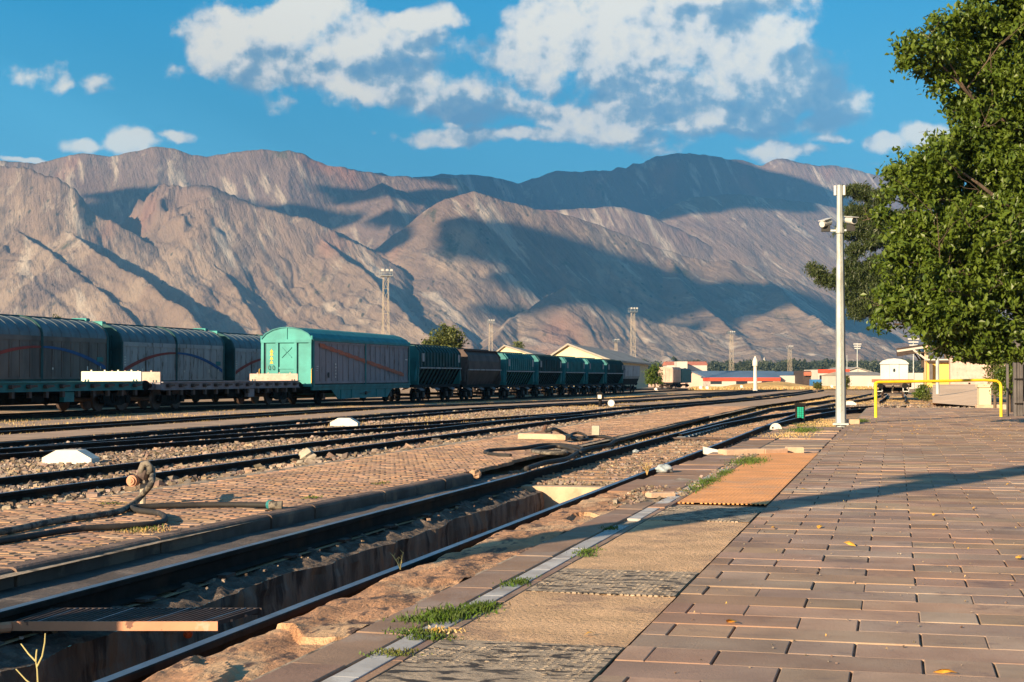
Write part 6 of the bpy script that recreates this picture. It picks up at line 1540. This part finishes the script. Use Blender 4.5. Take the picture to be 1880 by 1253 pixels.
# cream-gabled sheds turned with the tracks: gable at the left, long roof slope falling to the right
def longshed(px_g0, px_gr, px_g1, px_end, pyr, pye, pye2, zc, zc2, label):
    gx0, gy0 = W(px_g0, zc*1.03); gx1, gy1 = W(px_g1, zc); z = float(G(gx0, gy0))-.6
    u = Vector((gx1-gx0, gy1-gy0, 0)); mid = Vector((gx0, gy0, 0))+u*((px_gr-px_g0)/(px_g1-px_g0)); ex, ey = W(px_end, zc2); d = Vector((ex-gx1, ey-gy1, 0))
    r = empty('shed', (gx0, gy0, z), 0, label, 'shed', 'cream-gabled sheds behind the hopper rake'); o = Vector((gx0, gy0, 0))
    ze, zr = HZ(pye, zc)-z, HZ(pyr, zc)-z
    A, B_, C_ = Vector((0, 0, 0)), mid-o, u
    def up(v, h): return (v.x, v.y, h)
    b = MB(); b.add([up(A, 0), up(C_, 0), up(C_, ze), up(B_, zr), up(A, ze), up(A+d, 0), up(C_+d, 0), up(C_+d, ze), up(B_+d, zr), up(A+d, ze)], [(0, 1, 2, 3, 4), (9, 8, 7, 6, 5), (0, 5, 6, 1), (1, 6, 7, 2), (4, 9, 5, 0)]); b.build('walls', M['cream_wall'], r)
    rf = MB(); k = -d.normalized()*.8; w_ = u.normalized()*1.2; dp = 1.2*(zr-ze)/max(1, (C_-B_).length)
    for P0_, P1_, e_ in ((B_, C_, w_), (B_, A, -w_)):
        a, b_, c_, dd = P0_+k, P1_+e_+k, P1_+e_+d-k, P0_+d-k
        rf.add([up(a, zr), up(b_, ze-dp), up(c_, ze-dp), up(dd, zr), up(a, zr+.35), up(b_, ze-dp+.35), up(c_, ze-dp+.35), up(dd, zr+.35)], [(0, 1, 2, 3), (7, 6, 5, 4), (0, 4, 5, 1), (1, 5, 6, 2), (2, 6, 7, 3), (3, 7, 4, 0)])
    rf.build('roof', M['grey_roof'], r)
longshed(905, 927, 985, 1030, 635, 655, 650, 330, 420, 'left cream-gabled grey-roofed shed')
longshed(1006, 1044, 1112, 1190, 633, 660, 660, 270, 370, 'right and larger cream-gabled shed with a long grey roof')
def block(px0, px1, py_top, zc, depth, label, wall, roof=None, py_roof=None, name='building', windows=0, base=None, cat='building', gable=None, wmat='window_glass', inset=0, fascia=None):
    x0, y0 = W(px0, zc); x1, y1 = W(px1, zc); z = float(G(x0, y0))-.5 if base is None else HZ(base, zc); Wd = math.dist((x0, y0), (x1, y1)); h = HZ(py_top, zc)-z
    r = empty(name, (x0, y0, z), math.atan2(y1-y0, x1-x0), label, cat)
    MB().box(0, Wd, 0, depth, 0, h).build('walls', M[wall], r)
    if roof:
        hr = HZ(py_roof, zc)-z; o_ = .02*Wd
        b = MB(); b.prism([(-o_*.3, h), (depth+1, h), (depth*.5, hr), (depth*.35, hr)], YZ, -o_, Wd+o_); b.build('roof', M[roof], r)
    if fascia: MB().box(-.1, Wd+.1, -.25, -.003, h-.9, h+.05).build('fascia', M[fascia], r)
    if windows:
        for k in range(windows):
            a = Wd*(k+.5)/windows; s = Wd/windows*.22; MB().box(a-s, a+s, -.06, -.004, h*.45, h*.72).build('window', M[wmat], r)
    return r
block(1224, 1298, 671, 900, 22, 'white two-storey building under a red tiled roof at the foot of the range', 'white_wall', 'red_tile', 664, windows=9)
block(1243, 1262, 664, 885, 16, 'taller white middle wing of the red-roofed building', 'white_wall', windows=2)
block(1196, 1232, 686, 620, 14, 'low pink house with red tiles left of the long blue roof', 'pink_wall', 'red_tile', 681)
block(1291, 1432, 694, 430, 34, 'long low warehouse with slate blue roof and red fascia', 'white_wall', 'blue_roof', 681, windows=3, fascia='red_paint')
shed(1262, 1292, 683, 693, 432, 30, 'pink gable end at the left of the slate blue roof', 'pink_wall', 'blue_roof', ridge_px=1268)
block(1432, 1476, 690, 432, 30, 'pale shed bay with white piers next to the long warehouse', 'white_wall', 'blue_roof', 682, windows=0)
block(1474, 1500, 681, 420, 14, 'brown signboard building with an orange panel', 'timber_dark', windows=0)
block(1476, 1497, 683, 419, .5, 'orange panel sign on the brown building', 'stripe_orange', base=690, cat='sign', name='sign_panel')
block(1502, 1536, 679, 410, 20, 'shop building with red band and blue glass front left of the pole', 'white_wall', windows=4, fascia='red_paint')
block(1490, 1524, 697, 405, 3, 'low dark blue glazed shop front', 'blue_paint', windows=5, base=711)
block(1552, 1560, 678, 400, 12, 'red pylon sign right of the camera pole', 'red_paint', cat='sign', name='sign_panel')
block(1560, 1628, 690, 330, 30, 'long white-walled hall with a pale roof behind the barrier', 'white_wall', 'grey_roof', 683)
shed(1540, 1605, 676, 686, 420, 30, 'pale gabled roof above the long white hall', 'white_wall', 'grey_roof')
block(1668, 1700, 685, 300, 20, 'white wall section between van wagon and station canopy', 'white_wall', windows=0)
# tree belt at the foot of the mountains
rg = np.random.default_rng(5); B = []
for px in np.arange(1150, 1760, 5.0):
    zc = rg.uniform(1150, 1500); x, y = W(px+rg.uniform(-3, 3), zc); s = rg.uniform(4, 8); top = HZ(rg.uniform(663, 676), zc)
    B.append((x, y, (top-8)*.55, s*1.3, s, max(3, (top+8)*.5)))
for px in np.arange(600, 1150, 7.0):
    zc = rg.uniform(1150, 1700); x, y = W(px+rg.uniform(-3, 3), zc); s = rg.uniform(4, 9); top = HZ(rg.uniform(655, 668) if 880 < px < 1100 else 676, zc)
    B.append((x, y, top-s*.8, s*1.2, s, s*.9))
tag(leafcloud('tree_belt', B, 60, 2.0, 'wood_far', None, (1, .8), 21, .8, 2.2, -6, 16), kind='stuff')
for px, pt, w_ in ((1476, 656, 10), (1483, 662, 9), (1510, 659, 9), (1518, 657, 10), (1369, 662, 9), (1240, 657, 14), (1580, 665, 9), (1434, 667, 10)):
    zc = 1200; x, y = W(px, zc); z = float(G(x, y)); top = HZ(pt, zc)-z; s = w_*zc/5600
    r = empty('poplar_tree', (x, y, z), 0, {1476: 'tallest dark poplar left of the camera pole', 1483: 'shorter poplar touching the tallest one', 1510: 'poplar nearest the red shop, left of a pair', 1518: 'poplar nearest the red shop, right of a pair', 1369: 'lone poplar left of the white column', 1240: 'wide poplar behind the red-roofed building', 1580: 'poplar right of the camera pole', 1434: 'low poplar before the slim lattice tower'}[px], 'tree', 'poplars in the far tree belt')
    leafcloud('crown', [(0, 0, top*.55, s, s, top*.44)], 14, 2.2, 'wood_far', r, (1, .8), px, .8, 1.3, .5, 16)
    MB().tube([(0, 0, 0), (0, 0, top*.6)], [.5, .2], 6).build('trunk', M['bark'], r)
# dry field behind the tracks (right) and field mound
def fieldsheet():
    X, Y = np.meshgrid(np.linspace(0, 1, 90), np.linspace(0, 1, 60)); px = 1262+(1640-1262)*X; zc = 225+(400-225)*Y
    t = (px-940)/FPX; x = zc*(t*CY-SY); y = zc*(CY+t*SY); bump = (fbm(x/14, y/30, 4, 3)-.35)*1.6*np.clip(4*Y*(1-Y)+.0, 0, 1)*np.clip(6*X, 0, 1)*np.clip(6*(1-X), 0, 1)
    z = G(x, y)-.1+np.maximum(bump, 0)*(1+1.6*np.exp(-((px-1400)/70)**2)); ii = np.arange(X.size).reshape(X.shape)
    F = np.stack([ii[:-1, :-1].ravel(), ii[:-1, 1:].ravel(), ii[1:, 1:].ravel(), ii[1:, :-1].ravel()], 1)
    tag(npmesh('field', np.stack([x, y, z], -1), F, M['field'], smooth=True), kind='structure')
fieldsheet()
n = 5000; px = RNG.uniform(1275, 1630, n); zc = RNG.uniform(228, 395, n); t = (px-940)/FPX; cx_ = zc*(t*CY-SY); cy_ = zc*(CY+t*SY)
x = np.repeat(cx_, 7)+RNG.normal(0, .5, n*7); y = np.repeat(cy_, 7)+RNG.normal(0, .5, n*7)
blades('dry_grass', x, y, G(x, y)-.1, RNG.uniform(.12, .5, n*7), .07, 'dry_grass', 1.2)
# ---- ramp, gate pillar, station building and canopy on the right
def station():
    zc = 62; 
    x0, y0 = W(1712, 66); x1, y1 = W(1802, 55)
    tag(MB().add([(*P(1712, 738, 0), -.05), (*P(1806, 745, 0), -.05), (*W(1800, 90), HZ(706, 90)), (*W(1712, 92), HZ(706, 92)), (*W(1712, 92), -.6), (*W(1800, 90), -.6)], [(0, 1, 2, 3), (0, 3, 4), (1, 5, 2), (0, 4, 5, 1)]).build('ramp', M['pale_dirt']), kind='structure')
    x, y = P(1809, 747, 0); zc = 1.25*2800/58
    r = empty('gate_pillar', (x, y, 0), YAW*.5, 'cream rendered gate pillar with an overhanging cap', 'pillar')
    h = HZ(706, zc); s = 10.5*zc/2800; MB().bbox(-s, s, 0, .5, 0, h-.12, .01).build('pillar_shaft', M['cream_wall'], r); MB().bbox(-s-.06, s+.06, -.06, .56, h-.118, h, .02).build('cap', M['cream_wall'], r)
    b = MB(); b.bbox(-s-.12, s+.5, -.1, .3, -.05, .08, .02); b.build('plinth', M['concrete_pink'], r)
    # loading platform wall top the buildings stand on
    zc = 98
    def blk(px0, px1, pt, pb, zc, dep, nm, mt, r): 
        xa, ya = W(px0, zc); xb, yb = W(px1, zc); L = (px1-px0)/2800*zc*CY*1.03; z0, z1 = HZ(pb, zc), HZ(pt, zc)
        o = MB().box(0, L, 0, dep, 0, z1-z0).build(nm, M[mt], r); o.location = (xa, ya, z0); return o
    x, y = W(1690, 100)
    r = empty('station_building', (0, 0, 0), 0, 'station building with a yellow side wall and a long white windowed wing under the tree', 'building')
    blk(1702, 1744, 661, 712, 100, 14, 'yellow_wall', 'yellow_wall', r); blk(1701, 1746, 659.5, 662, 99.6, 15, 'roof_edge', 'white_wall', r); blk(1702, 1744, 662.2, 666, 99.7, .2, 'fascia', 'timber_dark', r)
    blk(1744.5, 1846, 658, 712, 97, 16, 'white_wing', 'pink_board', r)
    for i, (a, b_) in enumerate(((1768, 1773), (1778, 1783.5), (1788.5, 1792))):
        w_ = blk(a, b_, 664, 690, 96.9, .1, 'window', 'window_glass' if i == 0 else 'container', r)
    blk(1706, 1712, 668, 700, 99.5, .3, 'ladder_box', 'post_grey', r)
    r = empty('platform_canopy', (0, 0, 0), 0, 'dark sloping platform canopy on a pale post with slanted braces', 'canopy')
    def bar3(p0, p1, w_, nm, mt, zc=106, h=None):
        a = W(p0[0], zc); b_ = W(p1[0], zc); return MB().bar((*a, HZ(p0[1], zc)), (*b_, HZ(p1[1], zc)), w_, h or w_).build(nm, M[mt], r)
    xa, ya = W(1646, 106); xb, yb = W(1722, 106); d = Vector((0, 1, 0))*12; z0, z1 = HZ(644, 106), HZ(632, 106)
    MB().add([(xa, ya, z0), (xb, yb, z1), (xb+d.x, yb+d.y, z1), (xa+d.x, ya+d.y, z0), (xa, ya, z0+.16), (xb, yb, z1+.16), (xb+d.x, yb+d.y, z1+.16), (xa+d.x, ya+d.y, z0+.16)], [(3, 2, 1, 0), (4, 5, 6, 7), (0, 1, 5, 4), (1, 2, 6, 5), (2, 3, 7, 6), (3, 0, 4, 7)]).build('roof', M['timber_dark'], r)
    bar3((1647, 645), (1722, 634), .14, 'verge_board', 'white_wall', 105.8); bar3((1647, 650), (1682, 645), .24, 'gutter', 'timber_dark', 105.9, .35)
    bar3((1677, 643), (1700, 660), .12, 'brace', 'white_wall', 105.7); bar3((1722, 643), (1704, 658), .12, 'brace', 'timber_dark', 105.7)
    bar3((1700.5, 704), (1700.5, 634), .24, 'post', 'concrete_pink', 105.8)
    bar3((1695, 675), (1695, 646), .30, 'hanging_board', 'timber_dark', 107)
    for i, q in enumerate((1680, 1686, 1691)): bar3((q, 650), (q+8, 662), .10, 'brace', 'timber_dark', 108+2*i)
    x, y = W(1721, 78); z0 = HZ(702, 78); r = empty('lamp_post', (x, y, z0-.6), 0, 'pale steel post in front of the yellow wall', 'post')
    MB().tube([(0, 0, 0), (0, 0, HZ(632, 78)-z0+.6)], [.10, .085], 10).build('shaft', M['galvanised'], r); MB().tube([(0, 0, HZ(632, 78)-z0+.55), (.1, -.3, HZ(624, 78)-z0+.6)], .05, 6).build('bracket', M['galvanised'], r)
station()
# ---- corrugated gate leaves / posts in the tree's shade
def gate():
    x, y = P(1850, 764, 0); r = empty('metal_gate', (x, y, 0), .05, 'dark grey corrugated gate standing open at the right edge', 'gate')
    zc = 46.5; s = zc/2800
    for i, (a, w_, m_) in enumerate(((0, 4, 'post_grey'), (13, 5, 'post_grey'))):
        MB().bbox((a-w_/2)*s, (a+w_/2)*s, -.05, .05, -.02, HZ(655, zc), .01).build('post', M[m_], r)
    b = MB(); n = 6
    for i in range(n): b.cyl(((16+i*2.1)*s, .0+(i % 2)*.02, .0), ((16+i*2.1)*s, .0+(i % 2)*.02, HZ(654, zc)), .022, n=8)
    b.box(15*s, 28*s, .03, .05, .02, HZ(656, zc)); b.build('corrugated_panel', M['post_grey'], r)
    b = MB()
    for z_ in (.35, 1.1, 1.9): b.box(12*s, 28*s, -.05, -.025, z_, z_+.05)
    b.build('rail', M['black_iron'], r)
    x2, y2 = P(1876, 760, 0); r2 = empty('shed_wall', (x2, y2+1.2, 0), 0, 'grey shed wall with a dark doorway behind the corrugated gate', 'building')
    MB().box(-.1, 6, .05, 4, -.02, 2.6).build('walls', M['post_grey'], r2); MB().box(.02, .9, .0, .045, .4, 1.6).build('doorway', M['black_iron'], r2)
    x3, y3 = P(1836, 752, 0); o = MB().bbox(0, 1.6, 0, .25, -.05, .18, .02).build('kerb_stone', M['concrete']); o.location = (x3, y3, 0); tag(o, 'pale kerb stone under the dark shrub by the gate', 'kerb stone')
gate()
# distant odds and ends along the far rails
for px, py, r_, lb in ((1286, 713, 3, 'tiny white lever weight left of the white column'), (1298, 713.5, 3, 'white lever weight second from the container wagon'), (1204, 716, 2.6, 'white lever weight under the container wagon'), (1361, 711, 2.6, 'white lever weight near the far lattice tower'), (1527, 711, 2.5, 'white lever weight left of the camera pole foot')):
    zc = 205; x, y = W(px, zc); z = HZ(py, zc); b = MB(); b.cyl((0, -.05, .1), (0, .05, .1), r_*zc/2800, n=16); b.bar((0, 0, 0), (.3, 0, -.12), .05); o = b.build('lever_weight', M['white_paint']); o.location = (x, y, z); tag(o, lb, 'lever')
